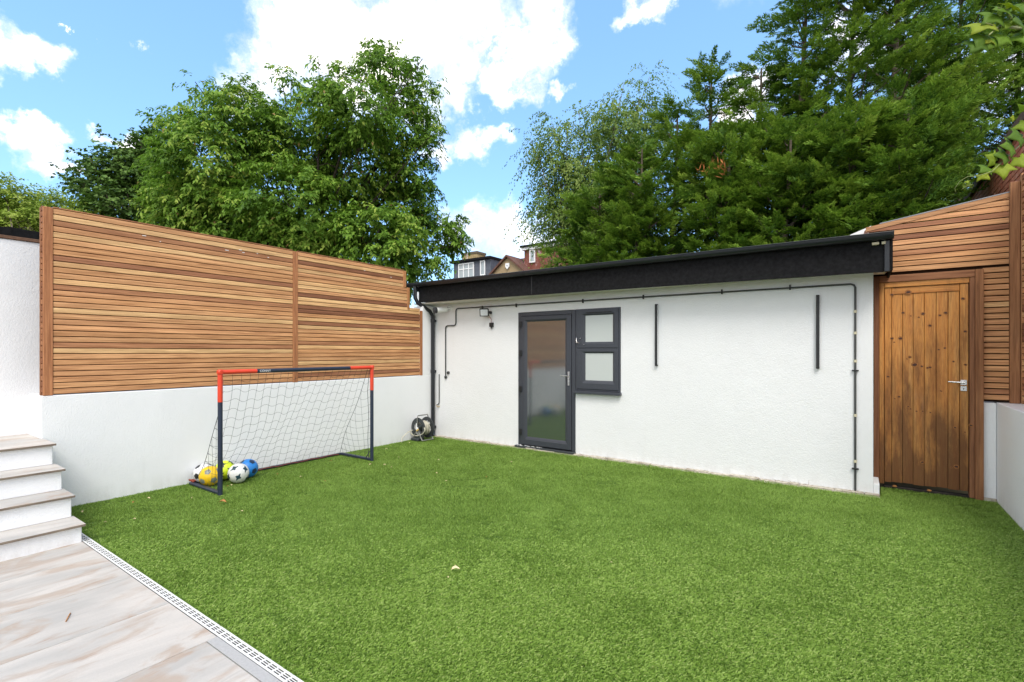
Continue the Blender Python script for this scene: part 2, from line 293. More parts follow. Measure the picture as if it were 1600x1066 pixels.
class MB:
    """collects shapes, then becomes one mesh. Coordinates are in world axes; origin is subtracted at build"""
    def __init__(s): s.v = []; s.f = []; s.mi = []; s.cur = 0
    def add(s, vs, fs):
        b = len(s.v); s.v += [tuple(v) for v in vs]; s.f += [tuple(i + b for i in f) for f in fs]; s.mi += [s.cur] * len(fs); return s
    def box(s, x0, x1, y0, y1, z0, z1):
        return s.add([(x, y, z) for z in (z0, z1) for y in (y0, y1) for x in (x0, x1)], [(0, 2, 3, 1), (4, 5, 7, 6), (0, 1, 5, 4), (2, 6, 7, 3), (0, 4, 6, 2), (1, 3, 7, 5)])
    def cbox(s, x0, x1, y0, y1, z0, z1, c=0.004):
        bm = bmesh.new(); bmesh.ops.create_cube(bm, size=1, matrix=Matrix.Translation(((x0 + x1) / 2, (y0 + y1) / 2, (z0 + z1) / 2)) @ Matrix.Diagonal((abs(x1 - x0), abs(y1 - y0), abs(z1 - z0), 1)))
        c = min(c, abs(x1 - x0) * .45, abs(y1 - y0) * .45, abs(z1 - z0) * .45)
        bmesh.ops.bevel(bm, geom=bm.edges[:], offset=c, segments=1, affect='EDGES'); bm.verts.index_update()
        s.add([v.co[:] for v in bm.verts], [[v.index for v in f.verts] for f in bm.faces]); bm.free(); return s
    def prism(s, pts, axis, a, b):
        """pts: 2D outline; axis 'x','y','z' extrusion from a to b"""
        mk = {'x': lambda p, t: (t, p[0], p[1]), 'y': lambda p, t: (p[0], t, p[1]), 'z': lambda p, t: (p[0], p[1], t)}[axis]; n = len(pts)
        vs = [mk(p, a) for p in pts] + [mk(p, b) for p in pts]; fs = [tuple(range(n)), tuple(range(2 * n - 1, n - 1, -1))] + [(i, i + n, (i + 1) % n + n, (i + 1) % n) for i in range(n)]
        return s.add(vs, fs)
    def tube(s, pts, r, n=8, cap=True):
        pts = [Vector(p) for p in pts]; rs = r if isinstance(r, (list, tuple)) else [r] * len(pts); base = len(s.v); up = None
        for i, p in enumerate(pts):
            t = (pts[min(i + 1, len(pts) - 1)] - pts[max(i - 1, 0)]).normalized()
            if up is None: up = t.orthogonal().normalized()
            up = (up - t * up.dot(t)).normalized() if (up - t * up.dot(t)).length > 1e-6 else t.orthogonal().normalized(); w = t.cross(up)
            for k in range(n):
                a = 2 * math.pi * k / n; s.v.append(tuple(p + (up * math.cos(a) + w * math.sin(a)) * rs[i]))
        for i in range(len(pts) - 1):
            for k in range(n):
                a = base + i * n + k; b = base + i * n + (k + 1) % n; s.f.append((a, b, b + n, a + n)); s.mi.append(s.cur)
        if cap:
            s.f.append(tuple(base + k for k in range(n - 1, -1, -1))); s.f.append(tuple(base + (len(pts) - 1) * n + k for k in range(n))); s.mi += [s.cur] * 2
        return s
    def build(s, name, mats, parent=None, origin=(0, 0, 0), color=None, smooth=False):
        o = Vector(origin); me = bpy.data.meshes.new(name); me.from_pydata([(v[0] - o.x, v[1] - o.y, v[2] - o.z) for v in s.v], [], s.f)
        ms = mats if isinstance(mats, list) else [mats]
        for m in ms: me.materials.append(m)
        if len(ms) > 1: me.polygons.foreach_set('material_index', s.mi)
        bm = bmesh.new(); bm.from_mesh(me); bmesh.ops.recalc_face_normals(bm, faces=bm.faces); bm.to_mesh(me); bm.free()
        if smooth:
            me.shade_smooth()
            try: me.set_sharp_from_angle(angle=R(40))
            except Exception: pass
        return link(name, me, parent, origin, color=color)
def fastmesh(name, V, F, mat, tint=None, parent=None, origin=(0, 0, 0)):
    V = np.asarray(V, np.float32) - np.array(origin, np.float32); F = np.asarray(F, np.int32); me = bpy.data.meshes.new(name)
    me.vertices.add(len(V)); me.vertices.foreach_set('co', V.ravel()); me.loops.add(F.size); me.loops.foreach_set('vertex_index', F.ravel())
    k = F.shape[1]; me.polygons.add(len(F)); me.polygons.foreach_set('loop_start', np.arange(len(F), dtype=np.int32) * k); me.update(calc_edges=True)
    if tint is not None:
        a = me.attributes.new('tint', 'FLOAT', 'POINT'); a.data.foreach_set('value', np.asarray(tint, np.float32))
    me.materials.append(mat); return link(name, me, parent, origin)
def norm(a): return a / np.maximum(np.linalg.norm(a, axis=-1, keepdims=True), 1e-9)

# ------------------------------------------------------------------ ground, lawn, patio (setting)
XL, YB, XR, YG = -6.23, 6.42, 1.14, 6.83      # left wall, facade, right wall, gate plane
tag(MB().add([(-600, -600, -0.06), (600, -600, -0.06), (600, 600, -0.06), (-600, 600, -0.06)], [(0, 1, 2, 3)]).build('ground', SOIL), kind='structure')
def lawn_edge(x): return 6.335 + 0.012 * math.sin(x * 5.1) + 0.010 * math.sin(x * 13.7 + 1)
mb = MB(); xs = [XL + i * (0.19 - XL) / 60 for i in range(61)]
mb.prism([(XL, 1.285)] + [(XR, 1.285), (XR, YG - .01), (0.21, YG - .01)] + [(x, lawn_edge(x)) for x in reversed(xs)], 'z', -0.05, -0.004)
tag(mb.build('lawn_base', TURFB), kind='structure')
tag(MB().box(XL, 0.19, 6.30, YB, -0.05, -0.001).build('concrete_footing', CONC), kind='structure')
mb = MB(); rr = random.Random(3); x = XL + .16
while x < 0.17:
    w = rr.uniform(.08, .35); h = rr.uniform(.004, .016); y0 = 6.345 + rr.uniform(-.008, .02)
    mb.cbox(x, min(x + w, .185), y0, YB, -.002, h + .004, .004); x += w + rr.uniform(.002, .012)
tag(mb.build('footing_rubble', CONC), kind='structure')

def blades():
    cam2 = np.array([0.0, 0.0]); bands = []
    def inside(p):
        x, y = p[:, 0], p[:, 1]; e = 6.335 + 0.012 * np.sin(x * 5.1) + 0.010 * np.sin(x * 13.7 + 1)
        return (x > XL + .004) & (x < XR - .006) & (y > 1.292) & ((y < e) | ((x > 0.21) & (y < YG - .02)))
    P = []; Wd = []; Hh = []
    n = 1150000; p = np.stack([RNG.uniform(XL, XR, n), RNG.uniform(1.28, YG, n)], 1); p = p[inside(p)]
    d = np.linalg.norm(p, axis=1); fwd = -p[:, 0] * math.sin(YAW) + p[:, 1] * math.cos(YAW); lat = p[:, 0] * math.cos(YAW) + p[:, 1] * math.sin(YAW)
    vis = (fwd > 1.9) & (np.abs(lat) < fwd * 1.15 + .3)
    prob = np.where(vis, np.clip(1.25 - 0.12 * (fwd - 2.2), 0.54, 1.0), 0.15); keep = RNG.random(len(p)) < prob; p = p[keep]; fwd = fwd[keep]; vis = vis[keep]
    m = len(p)
    def fld(p, f, s): 
        return (np.sin(p[:, 0] * f + s + 1.7 * np.sin(p[:, 1] * f * .7 + s * 2)) * np.sin(p[:, 1] * f * 1.13 + s * 3 + 1.3 * np.sin(p[:, 0] * f * .6)))
    low = fld(p, 2.1, 1.0) * .22 + fld(p, 4.7, 2.2) * .28 + fld(p, 9.5, 4.1) * .30
    crease = fld(p, 7.0, 0.4) * .45 + fld(p + .25 * np.stack([np.sin(p[:, 1] * 5.3), np.sin(p[:, 0] * 4.1)], 1), 14.0, 5.2) * .45 + fld(p, 37.0, 3.3) * .5
    dark = np.clip((crease - 0.43) * 3.2, 0, 1) * np.clip(.35 + fld(p, 1.9, 7.7) * 1.6 + .45 * fld(p, 3.3, 2.9), 0, 1)                        # parted pile: blades lie flat and show the backing
    az = RNG.uniform(0, 2 * np.pi, m); lean = RNG.uniform(0.25, 1.25, m) + low * .25
    az = np.where(RNG.random(m) < .25, 0.6 + low * 1.4 + RNG.normal(0, .5, m), az)
    h = RNG.uniform(.013, .025, m) * (1 - .45 * dark); w = (RNG.uniform(.0014, .0024, m)) * np.where(vis, 1 + .20 * (fwd - 2), 1.8)
    lean = np.clip(lean + dark * .5, .1, 1.5)
    near = (fwd + RNG.normal(0, .45, m) < 3.5) & vis; w = w * np.where(near, 1.0, 1.5)
    dx, dy = np.cos(az), np.sin(az); sx, sy = -dy, dx
    b = np.stack([p[:, 0], p[:, 1], np.full(m, -.004)], 1); side = np.stack([sx, sy, np.zeros(m)], 1)
    mid = b + np.stack([dx * h * .45 * np.sin(lean * .7), dy * h * .45 * np.sin(lean * .7), h * .62 * np.cos(lean * .6)], 1)
    tip = b + np.stack([dx * h * np.sin(lean) * 1.2, dy * h * np.sin(lean) * 1.2, h * np.cos(lean * .9) * .9], 1)
    V = np.empty((m, 4, 3)); V[:, 0] = b - side * w[:, None] * .5; V[:, 1] = b + side * w[:, None] * .5
    V[:, 2] = mid + side * w[:, None] * .55; V[:, 3] = tip
    # two triangles per blade
    i = np.arange(m)[:, None] * 4; F = np.concatenate([i[near] + np.array([[0, 1, 2]]), i[near] + np.array([[0, 2, 3]]), i[~near] + np.array([[0, 1, 3]])], 0)
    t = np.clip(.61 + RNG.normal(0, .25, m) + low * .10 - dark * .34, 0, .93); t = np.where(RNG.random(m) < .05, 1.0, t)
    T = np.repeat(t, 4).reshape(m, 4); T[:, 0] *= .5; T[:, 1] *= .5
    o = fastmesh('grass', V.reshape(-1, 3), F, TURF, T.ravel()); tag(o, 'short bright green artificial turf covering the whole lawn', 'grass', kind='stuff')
blades()

# patio: a bed with tiles as pieces
bed = tag(MB().box(-5.6, 1.14, -3.0, 1.228, -0.055, -0.012).build('patio', m_simple('grout', (0.20, 0.175, 0.15), 0.9, 0.2)), kind='structure')
rr = random.Random(5)
for i in range(12):
    x0 = -5.16 + .6 * i - .0; x1 = x0 + .6
    for j in range(3):
        y1 = 1.228 - 1.2 * j - (.0 if x0 < -2.8 else (.055 if j == 0 else 0)); y0 = 1.228 - 1.2 * (j + 1)
        if x0 > 1.1 or j == 2: continue
        t = MB().cbox(x0 + .0022, min(x1, 1.14) - .0022, y0 + .0022, y1 - .0022, -.020, 0.0, .0016)
        t.build('tile', TILE, bed, origin=((x0 + x1) / 2, (y0 + y1) / 2, 0))
for i in range(7): MB().cbox(-2.76 + .6 * i + .001, -2.76 + .6 * (i + 1) - .001, 1.176, 1.227, -.02, 0, .001).build('border_tile', GREYTILE, bed, origin=(-2.46 + .6 * i, 1.2, 0))
# slot drain between patio and lawn
dr = empty('drain_channel', (-2, 1.256, 0), 'narrow pale slotted drain channel running between the patio tiles and the lawn', 'drain')
MB().box(-5.3, 1.13, 1.229, 1.284, -.055, -.022).build('channel', DARKVOID, dr, origin=(-2, 1.256, 0))
for (a, b) in ((1.2305, 1.2415), (1.2495, 1.2530), (1.2610, 1.2645), (1.2725, 1.2835)):
    MB().cbox(-5.3, 1.13, a, b, -.003, .002, .0006).build('bar', GRATE, dr, origin=(-2, 1.256, 0))
me = None
for i in range(112):
    x = -5.28 + i * .0572
    if me is None: o = MB().cbox(x - .005, x + .005, 1.2416, 1.2724, -.003, .0016, .0006).build('crossbar', GRATE, dr, origin=(x, 1.256, 0)); me = o.data
    else: link('crossbar', me, dr, (x, 1.256, 0))

# ------------------------------------------------------------------ steps up to the terrace
st = empty('garden_steps', (-5.8, .3, 0), 'white rendered garden steps with sandstone treads beside the low white wall', 'steps')
YE = 1.222; YN = -1.2
for k, (x1, z) in enumerate(((-5.005, .145), (-5.275, .325), (-5.545, .505), (-5.82, .690))):
    xb = x1 - .30 if k < 3 else -6.685
    z0 = (-.03, .145, .325, .505)[k]
    MB().cbox(xb - (.25 if k < 3 else 0), x1, YN, YE, z0, z - .020, .004).build('riser', WHITE, st, origin=((x1 + xb) / 2, .3, z0))
    mb = MB(); mb.cur = 0; xe = xb if k < 3 else -6.23
    mb.cbox(x1 + .028, xe, YN, YE + .018, z - .019, z, .0015)
    for f in range(len(mb.f)):
        pass
    t = mb.build('tread', [TILE, TREADEDGE], st, origin=((x1 + xb) / 2, .3, z))
    for p in t.data.polygons: p.material_index = 0 if p.normal.z > .5 else 1
    if k == 3:
        mb = MB().cbox(-6.2305, -6.688, YN, YE - .003, z - .019, z, .0015); mb.build('tread', TILE, st, origin=(-6.4, .3, z))

# ------------------------------------------------------------------ white walls
wl = empty('garden_wall', (XL - .2, 4, 0), 'low white rendered wall behind the goal, carrying the tall slatted fence', 'wall')
MB().cbox(-6.69, XL, YE + .003, 6.60, -.05, 1.086, .006).build('wall_body', WHITE, wl, origin=(-6.4, 4, 0))
MB().cbox(-6.45, -6.2335, 6.145, 6.415, 1.087, 2.30, .004).build('pier', WHITE, wl, origin=(-6.3, 6.3, 1.1))
tw = empty('tall_white_wall', (-6.8, 0, .6), 'tall white rendered wall at the top of the steps with black felt on top', 'wall')
MB().cbox(-6.95, -6.692, -1.3, 1.9, -.05, 2.585, .006).build('wall_body', WHITE, tw, origin=(-6.8, 0, .6))
MB().cbox(-6.96, -6.680, -1.3, 1.9, 2.587, 2.618, .004).build('coping_batten', m_simple('weathered_batten', (0.15, 0.085, 0.055), 0.9, 0.2, 0, 0.5, 9), tw, origin=(-6.8, 0, 2.6))
mb = MB(); ys = [(-1.3 + .2 * i) for i in range(17)]
top = [(y, 2.675 + .012 * math.sin(y * 7) + (.02 if y > 1.05 else 0)) for y in ys]; mb.prism([(ys[0], 2.62)] + [(ys[-1], 2.62)] + top[::-1], 'x', -6.97, -6.70)
mb.build('felt_roll', FELT, tw, origin=(-6.8, 0, 2.65))
wr = empty('right_garden_wall', (1.3, 4, 0), 'low white rendered wall at the right edge of the lawn', 'wall')
MB().cbox(XR, 1.47, 1.0, YG + .02, -.05, .99, .006).build('wall_body', WHITE, wr, origin=(1.3, 4, 0))
pw = empty('gate_side_pier', (1.08, YG, 0), 'narrow white rendered panel between the pine gate and the right wall', 'wall')
MB().cbox(1.026, XR - .003, YG - .02, YG + .12, -.05, .985, .004).build('wall_body', WHITE, pw, origin=(1.08, YG, 0))
MB().cbox(1.026, XR - .003, YG - .045, YG - .021, -.01, .03, .006).build('base_mortar', CONC, pw, origin=(1.08, YG, 0))

# ------------------------------------------------------------------ slatted fences
LT = [(.70, .42, .20), (.74, .46, .225)]; MD = [(.58, .295, .135), (.63, .335, .16), (.60, .305, .145)]; DK = [(.27, .115, .060), (.33, .145, .075), (.42, .195, .095)]
def slat_color(rr, pat=None):
    t = rr.random(); base = rr.choice(LT) if t < .24 else (rr.choice(MD) if t < .80 else rr.choice(DK))
    if pat: base = rr.choice({'L': LT, 'M': MD, 'D': DK}[pat])
    k = rr.uniform(.9, 1.1); return tuple(c * k for c in base)
POSTC = (.42, .18, .08)
PITCH = .0552
fl = empty('slatted_fence', (XL, 3.5, 1.086), 'tall cedar slatted fence on top of the low white wall behind the goal', 'fence')
pat1 = 'MLDMLMMMDLMMLDMMMLMMMMMDLMMMMMMM'; pat2 = 'MLDMLMMLLMDLLDDMLDLMMMDLMMMLMMDM'
rr = random.Random(12)
slmesh = {}
def slat_y(y0, y1, z, x, c, parent, h=.0475, th=.019):
    L = y1 - y0; key = ('y', round(L, 3), h)
    if key not in slmesh:
        mb = MB().cbox(-L / 2, L / 2, -th / 2, th / 2, -h / 2, h / 2, .0022); o = mb.build('slat', CEDAR); slmesh[key] = o.data; bpy.data.objects.remove(o)
    o = link('slat', slmesh[key], parent, (x, (y0 + y1) / 2, z), (0, 0, R(90)), c); return o
def slat_x(x0, x1, z, y, c, parent, h=.0475, th=.019):
    L = x1 - x0; key = ('y', round(L, 3), h)
    if key not in slmesh:
        mb = MB().cbox(-L / 2, L / 2, -th / 2, th / 2, -h / 2, h / 2, .0022); o = mb.build('slat', CEDAR); slmesh[key] = o.data; bpy.data.objects.remove(o)
    return link('slat', slmesh[key], parent, ((x0 + x1) / 2, y, z), (0, 0, 0), c)
def rod(x0, x1, y0, y1, z0, z1, c, parent, name='post', axis='z', mat=None, ch=.003):
    """timber with its grain along its own length: local X runs along `axis`"""
    cx, cy, cz = (x0 + x1) / 2, (y0 + y1) / 2, (z0 + z1) / 2
    L = {'x': x1 - x0, 'y': y1 - y0, 'z': z1 - z0}[axis]
    a, b = {'x': (y1 - y0, z1 - z0), 'y': (x1 - x0, z1 - z0), 'z': (y1 - y0, x1 - x0)}[axis]
    me = MB().cbox(-L / 2, L / 2, -a / 2, a / 2, -b / 2, b / 2, ch).build(name, mat or CEDAR); d = me.data; bpy.data.objects.remove(me)
    rot = {'x': (0, 0, 0), 'y': (0, 0, R(90)), 'z': (0, R(-90), 0)}[axis]
    return link(name, d, parent, (cx, cy, cz), rot, c)
NR = 32
for i in range(NR):
    z = 2.857 - .024 - i * PITCH; zz = z
    j = rr.uniform(-.0012, .0012)
    slat_y(1.312, 3.728, zz, XL - .014 + j, slat_color(rr, pat1[i]), fl)
    y1 = 5.700 if z > 2.60 else (5.790 if z > 2.235 else 6.085)
    slat_y(3.802, y1, zz, XL - .014 + rr.uniform(-.001, .001), slat_color(rr, pat2[i]), fl)
    slat_y(1.236, 1.30, zz + .018, XL - .052, slat_color(rr, 'D'), fl, h=.044, th=.018)
rod(XL - .022, XL + .002, 1.240, 1.310, 1.087, 2.862, POSTC, fl); rod(XL - .088, XL - .063, 1.232, 1.300, 1.087, 2.862, (.28, .125, .06), fl)
rod(XL - .022, XL + .002, 3.730, 3.800, 1.087, 2.860, POSTC, fl)
rod(XL - .022, XL + .002, 5.702, 5.760, 2.585, 2.860, (.46, .21, .09), fl)
rod(XL - .022, XL + .002, 5.792, 5.842, 2.215, 2.585, (.42, .19, .08), fl)
rod(XL - .022, XL + .002, 6.087, 6.143, 1.087, 2.215, (.40, .17, .075), fl)
rod(XL - .030, XL - .004, 1.312, 3.728, 2.862, 2.874, (.34, .15, .07), fl, 'top_rail', 'y'); rod(XL - .030, XL - .004, 3.802, 5.70, 2.862, 2.874, (.34, .15, .07), fl, 'top_rail', 'y')
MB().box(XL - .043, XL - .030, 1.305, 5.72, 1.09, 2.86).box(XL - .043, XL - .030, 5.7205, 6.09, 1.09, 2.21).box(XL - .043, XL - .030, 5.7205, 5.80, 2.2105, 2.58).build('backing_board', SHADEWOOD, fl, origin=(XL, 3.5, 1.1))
for (y, z, l) in ((2.02, 2.735, .035), (2.18, 2.700, .012), (3.02, 2.752, .035), (2.86, 2.722, .04), (3.06, 2.726, .03), (3.24, 2.742, .015), (3.38, 2.715, .02), (4.9, 2.752, .02), (5.42, 2.712, .03)):
    MB().cbox(XL - .0045, XL - .002, y, y + l, z, z + .007, .001).build('pale_flake', WPVC, fl, origin=(XL, y, z))
# screen round the gate
fr = empty('gate_screen', (.6, YG, 1), 'cedar slatted screen with sloping top above and right of the pine gate', 'fence')
def top_z(x): return 2.905 + (x - .14) * (3.075 - 2.905) / 1.09
rr = random.Random(22); z = 2.375; row = 0
while z < 3.07:
    a, b = z, z + .0475; x0, x1 = .09, 1.228
    def xa(zz): return .14 + (zz - 2.905) * 1.09 / .17
    tl = lambda x: top_z(x) - .048
    if tl(x1) > a + .004:
        pts = [(max(x0, xa(a + .048)), a), (x1, a), (x1, min(b, tl(x1)))]
        if tl(x0) >= b: pts = [(x0, a), (x1, a), (x1, b), (x0, b)]
        elif tl(x0) > a: pts = [(x0, a), (x1, a), (x1, min(b, tl(x1)))] + ([(xa(b + .048), b)] if tl(x1) > b else []) + [(x0, tl(x0))]
        elif tl(x1) > b: pts = [(xa(a + .048), a), (x1, a), (x1, b), (xa(b + .048), b)]
        MB().prism(pts, 'y', YG - .012, YG + .006).build('slat', CEDAR, fr, origin=((x0 + x1) / 2, YG, a), color=slat_color(rr, rr.choice('MMLMMD')))
    z += .0582
mb = MB(); mb.prism([(.075, top_z(.075) - .046), (1.30, top_z(1.30) - .046), (1.30, top_z(1.30)), (.075, top_z(.075))], 'y', YG - .018, YG + .01); mb.build('top_rail', CEDAR, fr, origin=(.6, YG, 3), color=(.46, .24, .115))
MB().prism([(.20, top_z(.20) + .001), (1.30, top_z(1.30) + .001), (1.30, top_z(1.30) + .012), (.20, top_z(.20) + .012)], 'y', YG - .02, YG + .05).build('lead_capping', m_simple('lead_grey', (.24, .25, .27), .6, .4), fr, origin=(.6, YG, 3))
z = 1.018
while z < 2.34:
    slat_x(1.038, 1.228, z + .0245, YG - .004, slat_color(rr, rr.choice('MMLMDM')), fr); z += .0582
rod(1.230, 1.302, YG - .045, YG + .0, .991, 3.17, (.33, .155, .072), fr)
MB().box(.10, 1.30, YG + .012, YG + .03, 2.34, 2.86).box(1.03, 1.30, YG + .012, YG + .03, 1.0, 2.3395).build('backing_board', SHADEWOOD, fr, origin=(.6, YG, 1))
# fence on the right wall
f2 = empty('right_fence', (1.32, 5, .99), 'cedar slatted fence standing on the low white wall at the right edge', 'fence')
z = 1.018
while z < 3.20:
    slat_y(5.0, 6.77, z + .0245, 1.318, slat_color(rr, rr.choice('MMLMDD')), f2); z += .0582
rod(1.306, 1.328, 6.772, 6.82, .991, 3.24, (.46, .23, .11), f2)
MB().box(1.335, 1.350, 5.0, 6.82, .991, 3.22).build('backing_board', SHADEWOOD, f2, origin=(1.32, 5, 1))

# ------------------------------------------------------------------ pine gate
gt = empty('garden_gate', (.6, YG, 0), 'knotty orange pine plank gate with lever handle in a dark cedar surround', 'gate')
G1 = (.27, .115, .052)
def X(px): return onY(px, 600, YG).x
rod(X(1365), X(1373.5), YG - .050, YG + .05, .045, 2.335, (.20, .085, .042), gt, 'frame_post'); rod(X(1373.7), X(1381.3), YG - .032, YG + .05, .045, 2.26, None, gt, 'frame_lining', 'z', PINE_H)
rod(X(1522.5), X(1535.5), YG - .058, YG + .05, .0, 2.335, (.30, .135, .06), gt, 'frame_post'); rod(X(1514), X(1522.3), YG - .040, YG + .05, .01, 2.26, (.25, .11, .052), gt, 'frame_lining')
rod(X(1373.7), X(1522.3), YG - .045, YG + .05, 2.262, 2.335, (.29, .13, .062), gt, 'frame_head', 'x'); rod(X(1381.5), X(1513.8), YG - .032, YG + .03, 2.205, 2.260, None, gt, 'head_lining', 'x', PINE_H)
ZB, ZT = .075, 2.20
edges = [1381.8, 1393, 1410, 1426.5, 1444, 1462.5, 1481, 1499, 1513]
for i in range(8):
    a, b = X(edges[i]) + .0016, X(edges[i + 1]) - .0016; stile = i in (0, 7)
    zt = ZT if stile else 2.128; y0 = YG - .022 if stile else YG - .012
    zb = ZB - .01 + .004 * ((i * 7) % 3)
    MB().cbox(a, b, y0, YG + .012, zb, zt, .003).build('stile' if stile else 'plank', PINE, gt, origin=((a + b) / 2, YG, 1.1))
MB().cbox(X(1393) + .001, X(1499) - .001, YG - .020, YG + .012, 2.1295, ZT, .003).build('rail', PINE_H, gt, origin=(.6, YG, 2.15))
MB().box(X(1381.5), X(1513.5), YG + .013, YG + .02, ZB, ZT).build('back_panel', SHADEWOOD, gt, origin=(.6, YG, 1.1))
MB().cbox(X(1381), X(1523), YG - .01, YG + .07, -.03, .022, .006).build('threshold', m_simple('dark_threshold', (.035, .03, .025), .9, .2, 0, .4, 20), gt, origin=(.6, YG, 0))
rr = random.Random(9)
kn = [(1419, 457, 4.5, 0), (1393.5, 461, 2.6, 0), (1411, 489, 2.6, 0), (1423, 494, 1.6, 0), (1442, 490.5, 3.6, 0), (1435.5, 496, 1.6, 0), (1453, 509, 3, 0), (1468.5, 493, 2.0, 0), (1477.5, 489, 3.6, 0),
      (1504, 467, 2.4, 1), (1507.5, 518, 2.8, 1), (1508, 570, 2.6, 1), (1393.5, 529, 3.2, 0), (1407, 529, 3.0, 0), (1397, 535, 1.4, 0), (1421.5, 558, 2.2, 0), (1417, 561, 1.3, 0), (1429, 570, 4.2, 0), (1440, 572.5, 2.2, 0),
      (1449, 575, 1.8, 0), (1453, 574, 2.0, 0), (1466.5, 546.5, 1.6, 0), (1476, 544, 1.8, 0), (1489.5, 565, 1.6, 0), (1387.5, 588.5, 2.2, 0), (1404.5, 620, 2.2, 0), (1398, 623, 1.3, 0), (1419, 635, 1.8, 0), (1422.5, 639, 1.6, 0),
      (1432, 642.5, 1.8, 0), (1441.5, 642.5, 2.0, 0), (1453.5, 644.5, 1.8, 0), (1470, 611, 2.0, 0), (1492, 668, 2.6, 0), (1399.5, 704.5, 2.2, 0), (1441, 722, 2.8, 0), (1494, 729, 3.2, 0), (1486, 730.5, 1.4, 0), (1507, 675, 1.8, 1), (1516, 664, 2.4, 1)]
for (px, py, r, s) in kn:
    c = onY(px, py, YG); rw = r / 150 * rr.uniform(.65, .95); yy = YG - (.0225 if (s or px < 1393.6 or py < 462) else .0125); yy = YG - .0405 if px > 1514 else yy
    for (k, mat, dy, nm) in ((1.35, KNOTRING, 0, 'knot_halo'), (.88, KNOT, .0006, 'knot')):
        n = 12; ang = rr.uniform(-.5, .5); pts = []
        for q in range(n):
            t = 2 * math.pi * q / n; u, v = math.cos(t) * rw * k * .95, math.sin(t) * rw * k * (.62 if k < 1 else .85) * rr.uniform(.85, 1.1)
            pts.append((c.x + u * math.cos(ang) - v * math.sin(ang), c.z + u * math.sin(ang) + v * math.cos(ang)))
        MB().prism(pts, 'y', yy - .0004 - dy, yy + .002).build(nm, mat, gt, origin=c)
hp = onY(1505, 600, YG); hx = hp.x
MB().cbox(hx - .026, hx + .026, YG - .030, YG - .0225, 1.158, 1.210, .003).cbox(hx - .026, hx + .026, YG - .030, YG - .0225, 1.095, 1.147, .003).build('handle_plate', CHROME, gt, origin=(hx, YG, 1.15))
MB().tube([(hx, YG - .03, 1.184), (hx, YG - .062, 1.184)], .010, 12).tube([(hx + .005, YG - .060, 1.184), (hx - .05, YG - .060, 1.185), (hx - .125, YG - .056, 1.188)], [.0095, .009, .007], 10).build('lever_handle', CHROME, gt, origin=(hx, YG, 1.18), smooth=True)
MB().tube([(hx, YG - .0303, 1.124), (hx, YG - .031, 1.124)], .0048, 8).prism([(hx - .0025, 1.108), (hx + .0025, 1.108), (hx + .0022, 1.124), (hx - .0022, 1.124)], 'y', YG - .031, YG - .0303).build('keyhole', BLACKMAT, gt, origin=(hx, YG, 1.12))

# ------------------------------------------------------------------ garden room
gr = empty('garden_room', (-3, YB + 1, 0), 'long low white garden room with deep black roof edge, glazed door and window', 'building')
DX0, DX1, DZ1 = -4.385, -3.375, 2.112; WX1, WZ0, WZ1 = -2.675, .905, 2.118; FT = 2.335; XE = .135
mb = MB(); T = YB + .22
mb.box(-6.44, DX0, YB, T, -.05, FT).box(DX0, WX1, YB, T, WZ1, FT).box(DX1, WX1, YB, T, -.05, WZ0).box(WX1, XE, YB, T, -.05, FT)
mb.box(XE - .22, XE, T, 9.4, -.05, 2.60).box(-6.66, -6.44, YB, 9.4, -.05, 2.60).box(-6.44, XE - .22, 9.2, 9.4, -.05, 2.60)
mb.build('wall', WHITE2, gr, origin=(-3, YB, 0))
MB().cbox(XE + .001, .188, YB + .0, YG - .055, -.04, .112, .004).build('plinth', WHITE2, gr, origin=(XE, YB, 0))
MB().prism([(-6.46, 6.155), (.24, 6.155), (.24, YB + .22), (-6.46, YB + .22)], 'z', FT + .001, FT + .02).build('soffit', SOFFIT, gr, origin=(-3, 6.3, FT))
mb = MB(); z0l, z0r, z1 = 2.365, 2.295, 2.655
vs = [(-6.30, 6.12, z0l), (.265, 6.12, z0r), (.265, 6.12, z1), (-6.30, 6.12, z1), (-6.30, 6.150, z0l), (.265, 6.150, z0r), (.265, 6.150, z1), (-6.30, 6.150, z1)]
mb.add(vs, [(0, 1, 2, 3), (7, 6, 5, 4), (0, 4, 5, 1), (1, 5, 6, 2), (2, 6, 7, 3), (3, 7, 4, 0)]); mb.build('fascia', FELT, gr, origin=(-3, 6.13, 2.5))
MB().box(.2655, .285, 6.125, 6.80, 2.31, 2.66).build('end_fascia', FELT, gr, origin=(.27, 6.5, 2.5))
MB().cbox(.215, .262, 6.095, 6.119, 2.29, 2.60, .006).build('corner_strip', BLACKPVC, gr, origin=(.24, 6.1, 2.4))
MB().box(-3.952, -3.940, 6.117, 6.1195, 2.345, 2.62).build('fascia_joint', BLACKMAT, gr, origin=(-3.95, 6.12, 2.5))
MB().box(-6.43, .263, 6.1505, 9.45, 2.58, 2.650).build('roof', FELT, gr, origin=(-3, 8, 2.65))
for (a, b) in ((.118, .175), (.195, .228)):
    MB().cbox(a, b, 6.085, 6.119, 2.565, 2.592, .003).build('packing_block', CREAMBL, gr, origin=(a, 6.1, 2.58))
